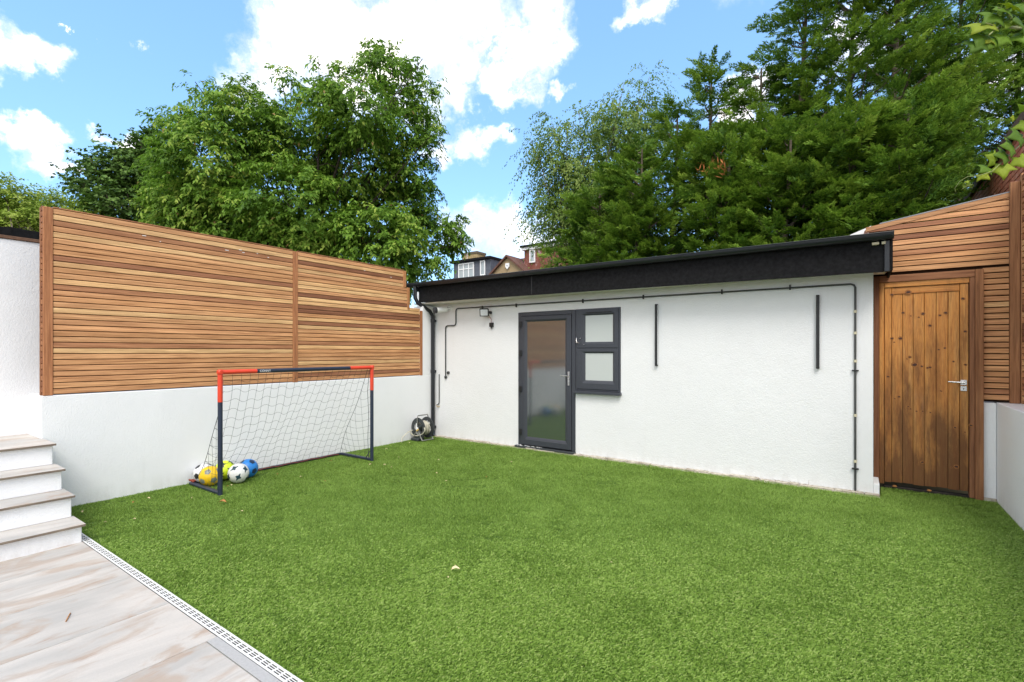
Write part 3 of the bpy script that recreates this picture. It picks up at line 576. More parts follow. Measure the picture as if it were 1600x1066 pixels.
# half round gutter
def gutter(x0, x1, zc0, zc1):
    n = 14; pr = [(math.cos(math.pi * k / n) * .055, -math.sin(math.pi * k / n) * .060) for k in range(n + 1)] + [(-.048, .0), (-.046, -.012), (.046, -.012), (.048, 0)]
    m = len(pr); vs = [(x0, 6.062 + p[0], zc0 + p[1]) for p in pr] + [(x1, 6.062 + p[0], zc1 + p[1]) for p in pr]
    return MB().add(vs, [tuple(range(m)), tuple(range(2 * m - 1, m - 1, -1))] + [(i, (i + 1) % m, (i + 1) % m + m, i + m) for i in range(m)])
gutter(-6.50, .29, 2.690, 2.662).build('gutter', BLACKPVC, gr, origin=(-3, 6.06, 2.68))
MB().tube([(-6.5, 6.006, 2.692), (.29, 6.006, 2.664)], .0065, 8).build('gutter_lip', BLACKPVC, gr, origin=(-3, 6.0, 2.69), smooth=True)
for x in (-6.42, -5.3, -4.05, -2.9, -1.75, -.70, .24):
    zc = 2.690 - (x + 6.5) / 6.79 * .028
    mb = MB(); pts = [(6.062 + math.cos(math.pi * k / 10) * .061, zc + .004 - math.sin(math.pi * k / 10) * .064) for k in range(11)]; mb.prism(pts, 'x', x - .028, x + .028); mb.build('gutter_joint', BLACKPVC, gr, origin=(x, 6.06, zc), smooth=True)
# downpipe with swan neck
def sq_tube(mb, pts, w):
    return mb.tube(pts, w, 12)
mb = MB(); sq_tube(mb, [(-6.33, 6.06, 2.65), (-6.33, 6.06, 2.44), (-6.30, 6.09, 2.36), (-6.215, 6.31, 2.215), (-6.196, 6.362, 2.13), (-6.196, 6.362, 1.2), (-6.196, 6.362, .04)], .034)
mb.build('downpipe', BLACKPVC, gr, origin=(-6.2, 6.36, 1.2), smooth=True)
for z in (2.05, 1.15, .16): MB().tube([(-6.196, 6.362, z - .03), (-6.196, 6.362, z + .03)], .040, 12).box(-6.225, -6.165, 6.385, 6.419, z - .02, z + .02).build('pipe_clip', BLACKPVC, gr, origin=(-6.172, 6.36, z), smooth=False)
MB().tube([(-6.196, 6.362, .10), (-6.196, 6.355, .05), (-6.165, 6.30, .02)], .041, 12).build('pipe_shoe', NAVY, gr, origin=(-6.17, 6.36, .05), smooth=True)

# door: frame > leaf, glass, hinges, handle, sill
YF = YB + .028; YD = YF - .040
mb = MB(); F = .058
mb.cbox(DX0, DX0 + F, YD, YF + .03, .035, DZ1, .004).cbox(DX1 - F, DX1, YD, YF + .03, .035, DZ1, .004).cbox(DX0 + F, DX1 - F, YD, YF + .03, DZ1 - F, DZ1, .004)
door = mb.build('door', ANTHR, gr, origin=(-3.88, YF, 1))
LX0, LX1, LZ0, LZ1 = DX0 + F + .004, DX1 - F - .004, .052, DZ1 - F - .004; SW = .105
GX0, GX1, GZ0, GZ1 = LX0 + SW, LX1 - SW, LZ0 + .125, LZ1 - SW + .02
def frame_ring(x0, x1, z0, z1, gx0, gx1, gz0, gz1, yf, yb, step=.010, cb=.006):
    """mitred moulded frame: outer face at yf, bevelled down to a glazing bead at yb"""
    mb = MB(); o = [(x0, z0), (x1, z0), (x1, z1), (x0, z1)]; i = [(gx0, gz0), (gx1, gz0), (gx1, gz1), (gx0, gz1)]
    def ringpts(t, y): return [(a[0] + (b[0] - a[0]) * t, y, a[1] + (b[1] - a[1]) * t) for a, b in zip(o, i)]
    prof = [(0, yf + .035), (0, yf + .003), (.04, yf), (.66, yf), (.74, yf + .006), (.80, yf + .007), (.97, yf + .018), (1.0, yf + .020), (1.0, yf + .035)]
    vs = []
    for (t, y) in prof: vs += ringpts(t, y)
    fs = []
    for k in range(len(prof) - 1):
        for q in range(4): a = k * 4 + q; b = k * 4 + (q + 1) % 4; fs.append((a, b, b + 4, a + 4))
    mb.add(vs, fs); return mb
frame_ring(LX0, LX1, LZ0, LZ1, GX0, GX1, GZ0, GZ1, YD - .012, 0).build('door_leaf', ANTHR, door, origin=(-3.88, YF, 1))
MB().box(GX0 - .01, GX1 + .01, YD + .010, YD + .024, GZ0 - .01, GZ1 + .01).build('glass', DOORGLASS, door, origin=(-3.88, YF, 1))
for z in (.25, .92, 1.48, 1.93): MB().cbox(DX0 + .028, DX0 + .085, YD - .034, YD - .0125, z - .042, z + .042, .006).tube([(DX0 + .056, YD - .036, z - .046), (DX0 + .056, YD - .036, z + .046)], .009, 8).build('hinge', BLACKMAT, door, origin=(DX0, YD, z))
hx = LX1 - .040; hz = 1.125
MB().cbox(hx - .015, hx + .015, YD - .022, YD - .0125, hz - .125, hz + .085, .004).build('handle_plate', CHROME, door, origin=(hx, YD, hz))
MB().tube([(hx, YD - .02, hz + .02), (hx, YD - .058, hz + .02)], .009, 10).tube([(hx + .004, YD - .056, hz + .02), (hx - .05, YD - .056, hz + .021), (hx - .12, YD - .050, hz + .024)], [.0095, .009, .007], 10).tube([(hx, YD - .022, hz - .07), (hx, YD - .032, hz - .07)], .008, 10).build('lever_handle', CHROME, door, origin=(hx, YD, hz), smooth=True)
MB().cbox(DX0 - .035, DX1 + .004, YD - .055, YF + .05, .0, .034, .006).build('threshold', DGREY, door, origin=(-3.88, YF, 0))
rr = random.Random(2); mb = MB()
for i in range(26):
    x = DX0 + .01 + rr.random() ** 1.5 * .42; y = YD - .05 + rr.random() * .035; mb.cbox(x, x + rr.uniform(.006, .03), y, y + rr.uniform(.004, .01), .034, .037 + rr.random() * .004, .001)
mb.build('paint_flecks', WPVC, door, origin=(-4.2, YD, .03))
# window: frame > sashes, panes, sill
wx0 = DX1 + .004
mb = MB(); F = .050
mb.cbox(wx0, wx0 + F, YD, YF + .03, WZ0 + .03, WZ1, .004).cbox(WX1 - F, WX1, YD, YF + .03, WZ0 + .03, WZ1, .004).cbox(wx0 + F, WX1 - F, YD, YF + .03, WZ1 - F, WZ1, .004).cbox(wx0 + F, WX1 - F, YD, YF + .03, WZ0 + .03, WZ0 + .03 + F, .004).cbox(wx0 + F, WX1 - F, YD, YF + .03, 1.525, 1.575, .004)
win = mb.build('window', ANTHR, gr, origin=(-3, YF, 1.5))
for (z0, z1, gz0, gz1) in ((1.555, WZ1 - .028, 1.640, 2.020), (WZ0 + .058, 1.548, 1.090, 1.478)):
    frame_ring(wx0 + .028, WX1 - .028, z0, z1, -3.213, -2.790, gz0, gz1, YD - .012, 0).build('sash', ANTHR, win, origin=(-3, YF, z0))
    MB().box(-3.223, -2.780, YD + .010, YD + .022, gz0 - .01, gz1 + .01).build('pane', OBSGLASS, win, origin=(-3, YF, z0))
MB().cbox(wx0, WX1 + .012, YD - .055, YF + .03, WZ0 - .012, WZ0 + .029, .005).build('sill', ANTHR, win, origin=(-3, YF, WZ0))
MB().cbox(-3.20, -2.80, YD - .020, YD - .0125, 2.052, 2.066, .003).build('trickle_vent', BLACKMAT, win, origin=(-3, YF, 2.06))
MB().cbox(-3.225, -3.215, YD - .035, YD - .013, 1.60, 1.61, .002).build('stay', CHROME, win, origin=(-3.2, YF, 1.6))
# door restrictor hook beside the door
rh = onY(905, 536, YB); MB().tube([(rh.x - .03, YD - .02, 1.70), (rh.x - .02, YD - .035, 1.63), (rh.x + .03, YD - .035, 1.625)], .006, 8).tube([(rh.x + .01, YD - .005, 1.69), (rh.x + .04, YD - .03, 1.695)], .005, 8).build('door_hook', CHROME, gr, origin=rh, smooth=True)

# conduits with clips, corner elbows
YC = YB - .014
def conduit(pts, r=.0105, name='conduit', mat=CONDUIT):
    P = [Vector(pts[0])]
    for i in range(1, len(pts) - 1):
        a, b, c = Vector(pts[i - 1]), Vector(pts[i]), Vector(pts[i + 1]); P += [b + (a - b).normalized() * .04, b + (a - b).normalized() * .012 + (c - b).normalized() * .012, b + (c - b).normalized() * .04]
    P.append(Vector(pts[-1])); return MB().tube(P, r, 8).build(name, mat, gr, origin=P[0], smooth=True)
conduit([(-5.93, YC, 1.07), (-5.93, YC, 1.955), (-5.69, YC, 1.955), (-5.69, YC, 2.245), (-.02, YC, 2.225), (-.02, YC, .01)])
conduit([(-6.085, YC, 1.10), (-6.085, YC, .56), (-6.135, YC - .01, .555)], .008)
for x in (-5.1, -4.42, -3.25, -2.35, -1.36, -.63): MB().cbox(x - .008, x + .008, YC - .016, YB - .0005, 2.205, 2.262, .002).build('conduit_clip', BLACKMAT, gr, origin=(x, YC, 2.235))
for z in (1.30, .25): MB().cbox(-.050, .010, YC - .016, YB - .0005, z - .007, z + .007, .002).build('conduit_clip', BLACKMAT, gr, origin=(0, YC, z))
for z in (1.93, 1.70, 1.40, .82, .33): MB().tube([(-.02, YC, z - .014), (-.02, YC, z + .014)], .0145, 8).build('tape_band', CREAMBL, gr, origin=(-.02, YC, z))
for p in ((-5.93, 1.05), (-5.87, 1.13)):
    MB().tube([(p[0], YB - .001, p[1]), (p[0], YB - .022, p[1])], .028, 14).build('cable_gland', CONDUIT, gr, origin=(p[0], YB, p[1]), smooth=False); MB().tube([(p[0], YB - .022, p[1]), (p[0], YB - .025, p[1])], .014, 12).build('gland_hole', DARKVOID, gr, origin=(p[0], YB, p[1]))
MB().tube([(-6.085, YB - .002, .53), (-6.10, YB - .03, .515), (-6.13, YB - .035, .545)], .007, 6).build('tap_stub', BRASS, gr, origin=(-6.1, YB, .53))

# things fixed on the facade
def wall_light(x, label):
    t = empty('wall_light', (x, YB, 1.72), label, 'wall light', 'black bar lights on the white facade')
    MB().cbox(x - .016, x + .016, YB - .042, YB - .0005, 1.312, 2.128, .004).build('housing', BLACKMAT, t, origin=(x, YB, 1.72))
    MB().box(x + .0163, x + .0185, YB - .034, YB - .012, 1.33, 2.11).build('diffuser', LENS, t, origin=(x, YB, 1.72))
wall_light(-2.17, 'slim vertical black bar light on the white facade, nearer the window'); wall_light(-.36, 'slim vertical black bar light on the white facade, nearer the pine gate')
fx = onY(763, 489, YB)
ft = empty('floodlight', (fx.x, YB, fx.z), 'small square black floodlight under the roof edge left of the glazed door', 'floodlight')
def tilted(mb, c, rx, rz):
    M = Matrix.Translation(c) @ Matrix.Rotation(rz, 4, 'Z') @ Matrix.Rotation(rx, 4, 'X'); mb.v = [tuple(M @ Vector(v)) for v in mb.v]; return mb
c = Vector((fx.x, YB - .11, fx.z))
tilted(MB().cbox(-.075, .075, -.012, .022, -.065, .065, .006), c, R(14), R(28)).build('housing', BLACKMAT, ft, origin=c)
tilted(MB().cbox(-.060, .060, -.0155, -.0125, -.050, .050, .001), c, R(14), R(28)).build('lens', LENS, ft, origin=c)
MB().cbox(fx.x + .055, fx.x + .080, YB - .09, YB - .001, fx.z - .02, fx.z + .02, .003).build('bracket', BLACKMAT, ft, origin=c)
MB().cbox(fx.x + .045, fx.x + .115, YB - .040, YB - .0005, fx.z - .235, fx.z - .165, .005).tube([(fx.x + .08, YB - .02, fx.z - .235), (fx.x + .08, YB - .02, fx.z - .262)], .011, 8).build('junction_box', BLACKMAT, ft, origin=c)
MB().tube([(fx.x + .06, YB - .06, fx.z - .06), (fx.x + .085, YB - .03, fx.z - .11), (fx.x + .075, YB - .022, fx.z - .165)], .004, 6).build('cable', REDCORD, ft, origin=c)
cx = Vector((-5.915, YB - .14, 2.228))
ct = empty('security_camera', (-5.90, YB, 2.235), 'white bullet security camera with black lens under the left roof corner', 'camera')
dv = Vector((-.40, -.91, -.12)).normalized()
MB().tube([cx + dv * .0 - dv * .10, cx + dv * .09], .047, 16).build('body', WPVC, ct, origin=cx, smooth=True); MB().tube([cx + dv * .0905, cx + dv * .135], [.056, .054], 16).tube([cx + dv * .10, cx + dv * .1365], .030, 12).build('lens_hood', BLACKPVC, ct, origin=cx, smooth=True)
MB().tube([cx + Vector((.03, .04, 0)), cx + Vector((.08, .125, .03))], .016, 10).tube([cx + Vector((.08, .125, .03)), cx + Vector((.08, .139, .03))], .045, 16).build('mount', WPVC, ct, origin=cx, smooth=True)
# white upstand left on the roof beside the gate screen
rb = empty('roof_upstand', (-.15, 6.9, 2.7), 'small white board standing on the roof end beside the gate screen', 'board')
a, b = onY(1328, 372, 6.90), onY(1361, 353, 6.90)
MB().prism([(a.x, 2.674), (b.x, 2.674), (b.x, b.z), (a.x, a.z + .035)], 'y', 6.9, 6.93).build('board', WPVC, rb, origin=(a.x, 6.9, 2.7))
q = onY(1353, 364, 6.9); MB().prism([(q.x - .022, q.z - .03), (q.x + .022, q.z - .03), (q.x + .012, q.z + .02), (q.x, q.z + .035), (q.x - .014, q.z + .02)], 'y', 6.893, 6.899).build('bracket', m_simple('rusty', (.22, .12, .09), .8, .2), rb, origin=q)

# ------------------------------------------------------------------ football goal
GXf, GXb, GY0, GY1, GH = -5.46, -6.15, 2.455, 4.42, 1.285
gl = empty('football_goal', ((GXf + GXb) / 2, (GY0 + GY1) / 2, 0), 'small navy and red football goal with black net in front of the low white wall', 'football goal')
O = (GXf, GY0, 0); rp = .0235
for y in (GY0, GY1):
    MB().tube([(GXf, y, .0), (GXf, y, .972)], rp, 16).build('post', NAVY, gl, origin=(GXf, y, .5), smooth=True)
    MB().tube([(GXf, y, .9725), (GXf, y, GH)], rp + .0012, 16).build('post_sleeve', RED, gl, origin=(GXf, y, 1.1), smooth=True)
    MB().cbox(GXf - .028, GXf + .028, y - .028, y + .028, GH - .028, GH + .028, .012).build('corner_joint', RED, gl, origin=(GXf, y, GH), smooth=True)
    MB().cbox(GXb, GXf, y - .022, y + .022, .004, .036, .008).build('side_rail', NAVY, gl, origin=(GXf, y, 0))
    s = 1 if y == GY0 else -1
    MB().tube([(GXf - .02, y + .02 * s, .13), (GXf - .10, y + .02 * s, .035)], .006, 6).build('brace', NAVY, gl, origin=(GXf, y, .1))
MB().tube([(GXf, GY0 + .38, GH), (GXf, GY1 - .36, GH)], rp, 16).build('crossbar', NAVY, gl, origin=(GXf, 3.4, GH), smooth=True)
MB().tube([(GXf, GY0 + .02, GH), (GXf, GY0 + .3795, GH)], rp + .0012, 16).build('crossbar_sleeve', RED, gl, origin=(GXf, 2.6, GH), smooth=True)
MB().tube([(GXf, GY1 - .3595, GH), (GXf, GY1 - .02, GH)], rp + .0012, 16).build('crossbar_sleeve', RED, gl, origin=(GXf, 4.2, GH), smooth=True)
MB().cbox(GXb - .016, GXb + .016, GY0 - .02, GY1 + .02, .004, .032, .008).build('back_rail', NAVY, gl, origin=(GXb, 3.4, 0))
MB().tube([(GXb + .03, GY0 + .2 + .09 * i, .026 + .006 * math.sin(i * 1.9)) for i in range(20)], .004, 5).build('edge_cord', REDCORD, gl, origin=(GXb, 3.4, 0))
MB().tube([(GXb + .03, GY0 + .03, .05), (GXb + .01, GY0 - .02, .06), (GXb + .06, GY0 + .0, .045), (GXb + .02, GY0 + .06, .05)], .011, 6).build('cord_knot', REDCORD, gl, origin=(GXb, GY0, .05), smooth=True)
# lettering on the crossbar (a worn white mark)
tx = bpy.data.curves.new('letters', 'FONT'); tx.body = 'CONNY'; tx.size = .034; tx.extrude = .0004; tx.align_x = 'LEFT'
to = bpy.data.objects.new('lettering', tx); COL.objects.link(to); to.rotation_euler = (R(90), 0, R(90)); bpy.context.view_layer.update()
dg = bpy.context.evaluated_depsgraph_get(); tm = bpy.data.meshes.new_from_object(to.evaluated_get(dg)); bpy.data.objects.remove(to); tm.materials.clear(); tm.materials.append(WPVC)
link('lettering', tm, gl, (GXf + rp + .0006, GY0 + .405, GH - .010), (R(90), 0, R(90)))
# net: back sheet hanging from the crossbar to the ground bar, two side sheets
def net():
    mb = MB(); r = .0016; rg = random.Random(4)
    NU, NV = 20, 13
    def back(u, v):        # u along the goal, v from top 0 to ground 1
        y = GY0 + .03 + (GY1 - GY0 - .06) * u; s = v ** 1.5
        x = GXf - .025 + (GXb - GXf + .03) * (s * .92 + .08 * v) + .035 * math.sin(v * math.pi) * math.sin(u * 7 + 1) * (1 if .02 < u < .98 else 0)
        pull = .045 * math.sin(v * math.pi) * math.cos(u * math.pi); z = (GH - .02) * (1 - v) + .02 - .10 * math.sin(v * math.pi) * .35 + .010 * math.sin(u * 21 + v * 5)
        return Vector((x, y - .05 * math.sin(v * math.pi) * (u - .5) + pull + .012 * math.sin(v * 9 + u * 11) - .16 * v * (1 - v) * (1 - .2 * u), z))
    for i in range(NU + 1): mb.tube([back(i / NU, v / 26) for v in range(27)], r, 3, False)
    for j in range(NV + 1):
        v = j / NV; mb.tube([back(u / 60, min(1, max(0, v + .012 * math.sin(u / 60 * 2 * math.pi * NU / 2)))) for u in range(61)], r, 3, False)
    for (y, s) in ((GY0 + .03, 1), (GY1 - .03, -1)):
        edge = [back(0 if s > 0 else 1, v / 26) for v in range(27)]
        for j in range(1, NV + 1):
            v = j / NV; e = edge[int(v * 26)]; a = Vector((GXf - .02, y - .02 * s, e.z + .02)); n = 8
            mb.tube([a.lerp(e, t / n) + Vector((0, .02 * s * math.sin(t / n * math.pi), -.03 * math.sin(t / n * math.pi))) for t in range(n + 1)], r, 3, False)
        for k in range(1, 7):
            t = k / 7; pts = []
            for q in range(0, 27):
                e = edge[q]; xx = GXf - .02 + (GXb - GXf) * t * .95
                if e.x <= xx + .02: 
                    a = Vector((GXf - .02, y - .02 * s, e.z + .02)); f = min(1, (a.x - xx) / max(.001, a.x - e.x)); pts.append(a.lerp(e, f) + Vector((0, .02 * s * math.sin(f * math.pi), -.02)))
            if len(pts) > 1: mb.tube(pts, r, 3, False)
        mb.tube([Vector((GXf - .022, y - .01 * s, GH - .03)), Vector((GXf - .04, y + .01 * s, GH * .75)), Vector((GXf - .03, y, GH * .5)), Vector((GXf - .035, y + .01 * s, .3)), Vector((GXf - .03, y, .04))], .0035, 5, False)
        mb.tube(edge, .0028, 4, False)
    mb.build('net', NETM, gl, origin=O)
net()

# ------------------------------------------------------------------ footballs
ICO = None
def ball(c, r, base, patch, label, seed, kind):
    t = empty('football', (c[0], c[1], 0), label, 'ball', 'footballs in the goal')
    bm = bmesh.new(); bmesh.ops.create_icosphere(bm, subdivisions=4, radius=r); me = bpy.data.meshes.new('ball_skin'); bm.to_mesh(me); bm.free(); me.shade_smooth(); me.materials.append(base)
    link('ball_skin', me, t, c)
    rg = random.Random(seed); R0 = Matrix.Rotation(rg.uniform(0, 6), 3, 'Z') @ Matrix.Rotation(rg.uniform(0, 6), 3, 'X') @ Matrix.Rotation(rg.uniform(0, 6), 3, 'Y')
    ph = (1 + 5 ** .5) / 2; dirs = [Vector(v).normalized() for v in ((0, 1, ph), (0, -1, ph), (0, 1, -ph), (0, -1, -ph), (1, ph, 0), (-1, ph, 0), (1, -ph, 0), (-1, -ph, 0), (ph, 0, 1), (-ph, 0, 1), (ph, 0, -1), (-ph, 0, -1))]
    for d0 in dirs:
        d = R0 @ d0; u = d.orthogonal().normalized(); w = d.cross(u); n = {'pent': 5, 'kite': 4, 'star': 10}[kind]; ring = []; K = 5; vs = [d * (r * 1.018)]; rad = {'pent': .34, 'kite': .40, 'star': .50}[kind]
        for k in range(1, K + 1):
            for q in range(n):
                a = 2 * math.pi * q / n + .4; rr_ = rad * (1 if kind != 'star' else (1 if q % 2 == 0 else .42)) * (1 if kind != 'kite' else (1.15 if q % 2 == 0 else .75)) * k / K
                vs.append((d + (u * math.cos(a) + w * math.sin(a)) * rr_).normalized() * (r * 1.018))
        fs = [(0, 1 + q, 1 + (q + 1) % n) for q in range(n)]
        for k in range(1, K):
            for q in range(n): a = 1 + (k - 1) * n + q; b = 1 + (k - 1) * n + (q + 1) % n; fs.append((a, a + n, b + n, b))
        MB().add([v + Vector(c) for v in vs], fs).build('panel', patch, t, origin=c, smooth=True)
def m_ball(name, col): return m_simple(name, col, .4, .45, 0, .12, 22, .0008, 60)
BR = .110
ball((-5.93, 2.56, BR), BR, m_ball('ball_yellow', (.72, .46, .012)), m_ball('ball_grey', (.18, .20, .17)), 'golden yellow football with grey pentagons just behind the left goal post', 1, 'pent')
ball((-5.80, 2.805, BR), BR, m_ball('ball_white', (.70, .70, .68)), m_ball('ball_teal', (.02, .055, .075)), 'white football with dark teal patches, frontmost in the goal', 5, 'kite')
ball((-6.06, 2.775, BR + .004), BR, m_ball('ball_lime', (.62, .76, .03)), m_ball('ball_black', (.02, .025, .03)), 'lime yellow football with dark star patches between the golden and white footballs', 8, 'star')
ball((-5.945, 2.985, BR), BR, m_ball('ball_blue', (.02, .20, .58)), m_ball('ball_navy', (.012, .03, .07)), 'blue football with dark pentagons, partly hidden behind the white football', 4, 'pent')
ball((-6.112, 2.575, BR), BR, m_ball('ball_offwhite', (.66, .66, .66)), m_ball('ball_black2', (.02, .02, .022)), 'white football with black patches behind the golden football, against the wall', 21, 'pent')

# ------------------------------------------------------------------ hose reel
hr = empty('hose_reel', (-5.98, 5.93, 0), 'black garden hose reel with coiled beige hose in the corner by the downpipe', 'hose reel')
hc = Vector((-6.01, 5.93, .215)); ax = Vector((.10, .99, 0)).normalized(); sdv = Vector((.99, -.10, 0)).normalized(); up = Vector((0, 0, 1))
def disc(c, r0, r1, w, n=28, spokes=True, name='flange'):
    mb = MB(); a = c - ax * w / 2; b = c + ax * w / 2; vs = []
    for q in range(n):
        t = 2 * math.pi * q / n; e = sdv * math.cos(t) + up * math.sin(t); vs += [a + e * r0, a + e * r1, b + e * r1, b + e * r0]
    fs = []
    for q in range(n):
        i = q * 4; j = ((q + 1) % n) * 4
        for k in range(4): fs.append((i + k, i + (k + 1) % 4, j + (k + 1) % 4, j + k))
    mb.add(vs, fs)
    if spokes:
        for q in range(4):
            t = 2 * math.pi * q / 4 + .5; e = sdv * math.cos(t) + up * math.sin(t); mb.tube([c + e * .03, c + e * (r0 + .01)], .026, 8)
    mb.build(name, DGREY, hr, origin=c, smooth=True)
disc(hc - ax * .095, .115, .178, .014); disc(hc + ax * .095, .115, .178, .014)
MB().tube([hc - ax * .10, hc + ax * .10], .06, 20).build('drum', DGREY, hr, origin=hc, smooth=True)
pts = []; NT = 9
for i in range(NT * 20):
    t = i / 20 * 2 * math.pi; lay = .088 + .035 * ((i // 60) / 3); k = (i % 60) / 60; s = k if (i // 60) % 2 == 0 else 1 - k; e = sdv * math.cos(t) + up * math.sin(t); pts.append(hc + ax * (-.068 + .136 * s) + e * lay)
MB().tube(pts, .0105, 7).build('hose', HOSE, hr, origin=hc, smooth=True)
pts = []
for i in range(26):
    t = math.pi * .98 + i / 25 * math.pi * 1.15; pts.append(hc + sdv * math.cos(t) * .19 + up * (math.sin(t) * .085 - .035) + ax * -.11 + Vector((0, 0, .035 * math.cos(t))))
MB().tube(pts, .009, 7).build('loose_hose', HOSE, hr, origin=hc, smooth=True)
MB().tube([hc + Vector((-.10, -.14, -.03)), hc + Vector((-.11, -.24, -.06)), hc + Vector((-.13, -.34, -.13)), hc + Vector((-.11, -.37, -.200))], .008, 7).build('hose_tail', HOSE, hr, origin=hc, smooth=True)
for s in (-1, 1):
    b = hc + ax * .115 * s
    MB().tube([b + sdv * -.12 + up * -.19, b + sdv * -.09 + up * -.14, b + up * .0, b + sdv * .0 + up * .185], .009, 8).tube([b, b + sdv * .09 + up * -.14, b + sdv * .13 + up * -.19], .009, 8).build('leg_frame', TUBEG, hr, origin=b, smooth=True)
MB().tube([hc + ax * -.115 + up * .18, hc + ax * -.10 + up * .215, hc + ax * .10 + up * .215, hc + ax * .115 + up * .18], .010, 8).build('carry_handle', TUBEG, hr, origin=hc, smooth=True)
MB().tube([hc + ax * -.115 + sdv * .13 + up * -.188, hc + ax * .115 + sdv * .13 + up * -.188], .009, 8).build('foot_bar', TUBEG, hr, origin=hc, smooth=True)
MB().tube([hc - ax * .10, hc - ax * .135], .022, 10).tube([hc - ax * .13, hc - ax * .135 + up * .09], .008, 8).build('crank', WPVC, hr, origin=hc, smooth=True)
MB().tube([hc - ax * .12 + up * -.01 + sdv * .04, hc - ax * .16 + up * -.03 + sdv * .03], .015, 8).build('tap_connector', BRASS, hr, origin=hc, smooth=True)
MB().cbox(hc.x - .16, hc.x + .02, hc.y - .13, hc.y + .02, .004, .05, .01).build('base_tray', DGREY, hr, origin=hc)

# ------------------------------------------------------------------ fallen leaves and litter
rg = random.Random(31)
DRY = [m_simple('dry_leaf_pale', (.62, .52, .30), .7, .2, 0, .25, 60), m_simple('dry_leaf_brown', (.36, .17, .06), .8, .2, 0, .3, 60)]
def dryleaf(px, py, size, mat, name='fallen_leaf', ang=None):
    c = onZ(px, py, .024); a = rg.uniform(0, 6.28) if ang is None else ang; mb = MB(); n = 7; vs = []
    d = Vector((math.cos(a), math.sin(a), 0)); s = Vector((-d.y, d.x, 0))
    for i in range(n):
        t = i / (n - 1); w = size * .24 * math.sin(math.pi * (t ** .8)) + .0006; z = size * .18 * math.sin(t * math.pi) * (1 if i % 2 else .7)
        p = d * (t - .5) * size + Vector((0, 0, z)); vs += [p + s * w + up * w * .8, p, p - s * w + up * w * .5]
    fs = []
    for i in range(n - 1):
        for k in (0, 1): q = i * 3 + k; fs.append((q, q + 1, q + 4, q + 3))
    o = mb.add([v + c for v in vs], fs).build(name, mat, None, origin=c); md = o.modifiers.new('thick', 'SOLIDIFY'); md.thickness = .0007
    return o
spots = [(128, 800, .05), (232, 779, .045), (208.6, 785, .04), (164, 816, .03), (210, 811, .03), (378, 799, .03), (434, 741, .03), (579, 726, .055), (601, 726.6, .045), (604, 702, .055), (517, 721, .05),
         (497, 714, .045), (622.7, 714.5, .03), (685, 718.5, .04), (508, 751.6, .03), (682, 739.5, .04), (697, 751.6, .03), (799, 722, .04), (436, 733, .03), (362, 758, .04), (575, 715, .03), (640, 692, .04), (760, 745, .035), (548, 700, .04),
         (612, 730, .025), (470, 745, .03), (355, 760, .035), (955, 879, .022), (700, 902, .02), (300, 778, .025)]
for i, (px, py, s) in enumerate(spots):
    o = dryleaf(px, py, s * .8, DRY[1] if i % 4 == 2 else DRY[0]); tag(o, 'small curled dry leaf lying on the artificial turf', 'leaf', 'small dry leaves scattered on the lawn')
o = dryleaf(712, 890, .062, DRY[0], ang=.75); tag(o, 'largest pale curled leaf, alone in the open middle of the lawn', 'leaf', 'larger fallen leaves')
o = dryleaf(348, 785, .075, DRY[1], ang=.6); tag(o, 'brown leaf lying on the lawn in front of the left goal post foot', 'leaf', 'larger fallen leaves')
c1, c2 = onZ(103, 971, .004), onZ(110, 958, .004)
o = MB().tube([c1, c1.lerp(c2, .5) + Vector((.003, 0, .004)), c2], .003, 6).build('twig', DRY[1], None, origin=c1); tag(o, 'short brown twig lying on the patio tile', 'twig')
for (px, py, nm) in ((1397, 758, 0), (1450, 764, 1)):
    c = onZ(px, py, .03); c.y = YG - .05; bm = bmesh.new(); bmesh.ops.create_icosphere(bm, subdivisions=2, radius=.016, matrix=Matrix.Diagonal((1.3, 1, .8, 1)))
    for v in bm.verts: v.co *= rg.uniform(.88, 1.1)
    me = bpy.data.meshes.new('pebble'); bm.to_mesh(me); bm.free(); me.materials.append(DRY[1]); o = link('pebble', me, None, (c.x, c.y, .035))
    tag(o, 'small brown pebble under the gate, %s one' % ('left' if nm == 0 else 'right'), 'pebble', 'pebbles under the gate')
# dead weeds along the foot of the facade
mb = MB()
for i in range(70):
    x = rg.choice([rg.uniform(-1.1, -.25), rg.uniform(-6.0, .1)]); p = Vector((x, YB - .01 - rg.random() * .04, .004)); d = Vector((rg.uniform(-1, 1), -rg.uniform(0, .5), rg.uniform(0, .5))).normalized() * rg.uniform(.02, .07)
    mb.tube([p, p + d * .5 + Vector((0, 0, .006)), p + d], [.0018, .0014, .0007], 3, False)
tag(mb.build('dead_weeds', m_simple('weed_brown', (.16, .085, .05), .9, .1), None), 'thin brown dead weeds along the foot of the white facade', 'weeds', kind='stuff')

# ------------------------------------------------------------------ brick neighbour at the right
nb = empty('brick_outbuilding', (2.6, 9, 0), 'red brick building wall rising behind the right hand fence', 'building')
XN, NY0, NY1, NZ = 1.60, 7.2, 12.4, 4.14
MB().box(XN + .012, 5.4, NY0, NY1, -.05, NZ).build('wall', MORTAR, nb, origin=(2.6, 9, 0))
bmsh = None; rg2 = random.Random(8); nbr = 0; rest = MB()
for r_ in range(14):
    z = NZ - .0375 - r_ * .075
    y = 7.32 - (.11 if r_ % 2 else 0)
    while y < NY1 - .22:
        if nbr < 290 and y < 11.6:
            if bmsh is None: o = MB().cbox(-.012, .012, -.1055, .1055, -.0315, .0315, .002).build('brick', BRICK); bmsh = o.data; bpy.data.objects.remove(o)
            link('brick', bmsh, nb, (XN + rg2.uniform(-.002, .003), y + .11, z)); nbr += 1
        else: rest.box(XN - .012, XN + .0115, y + .004, y + .214, z - .0315, z + .0315)
        y += .221
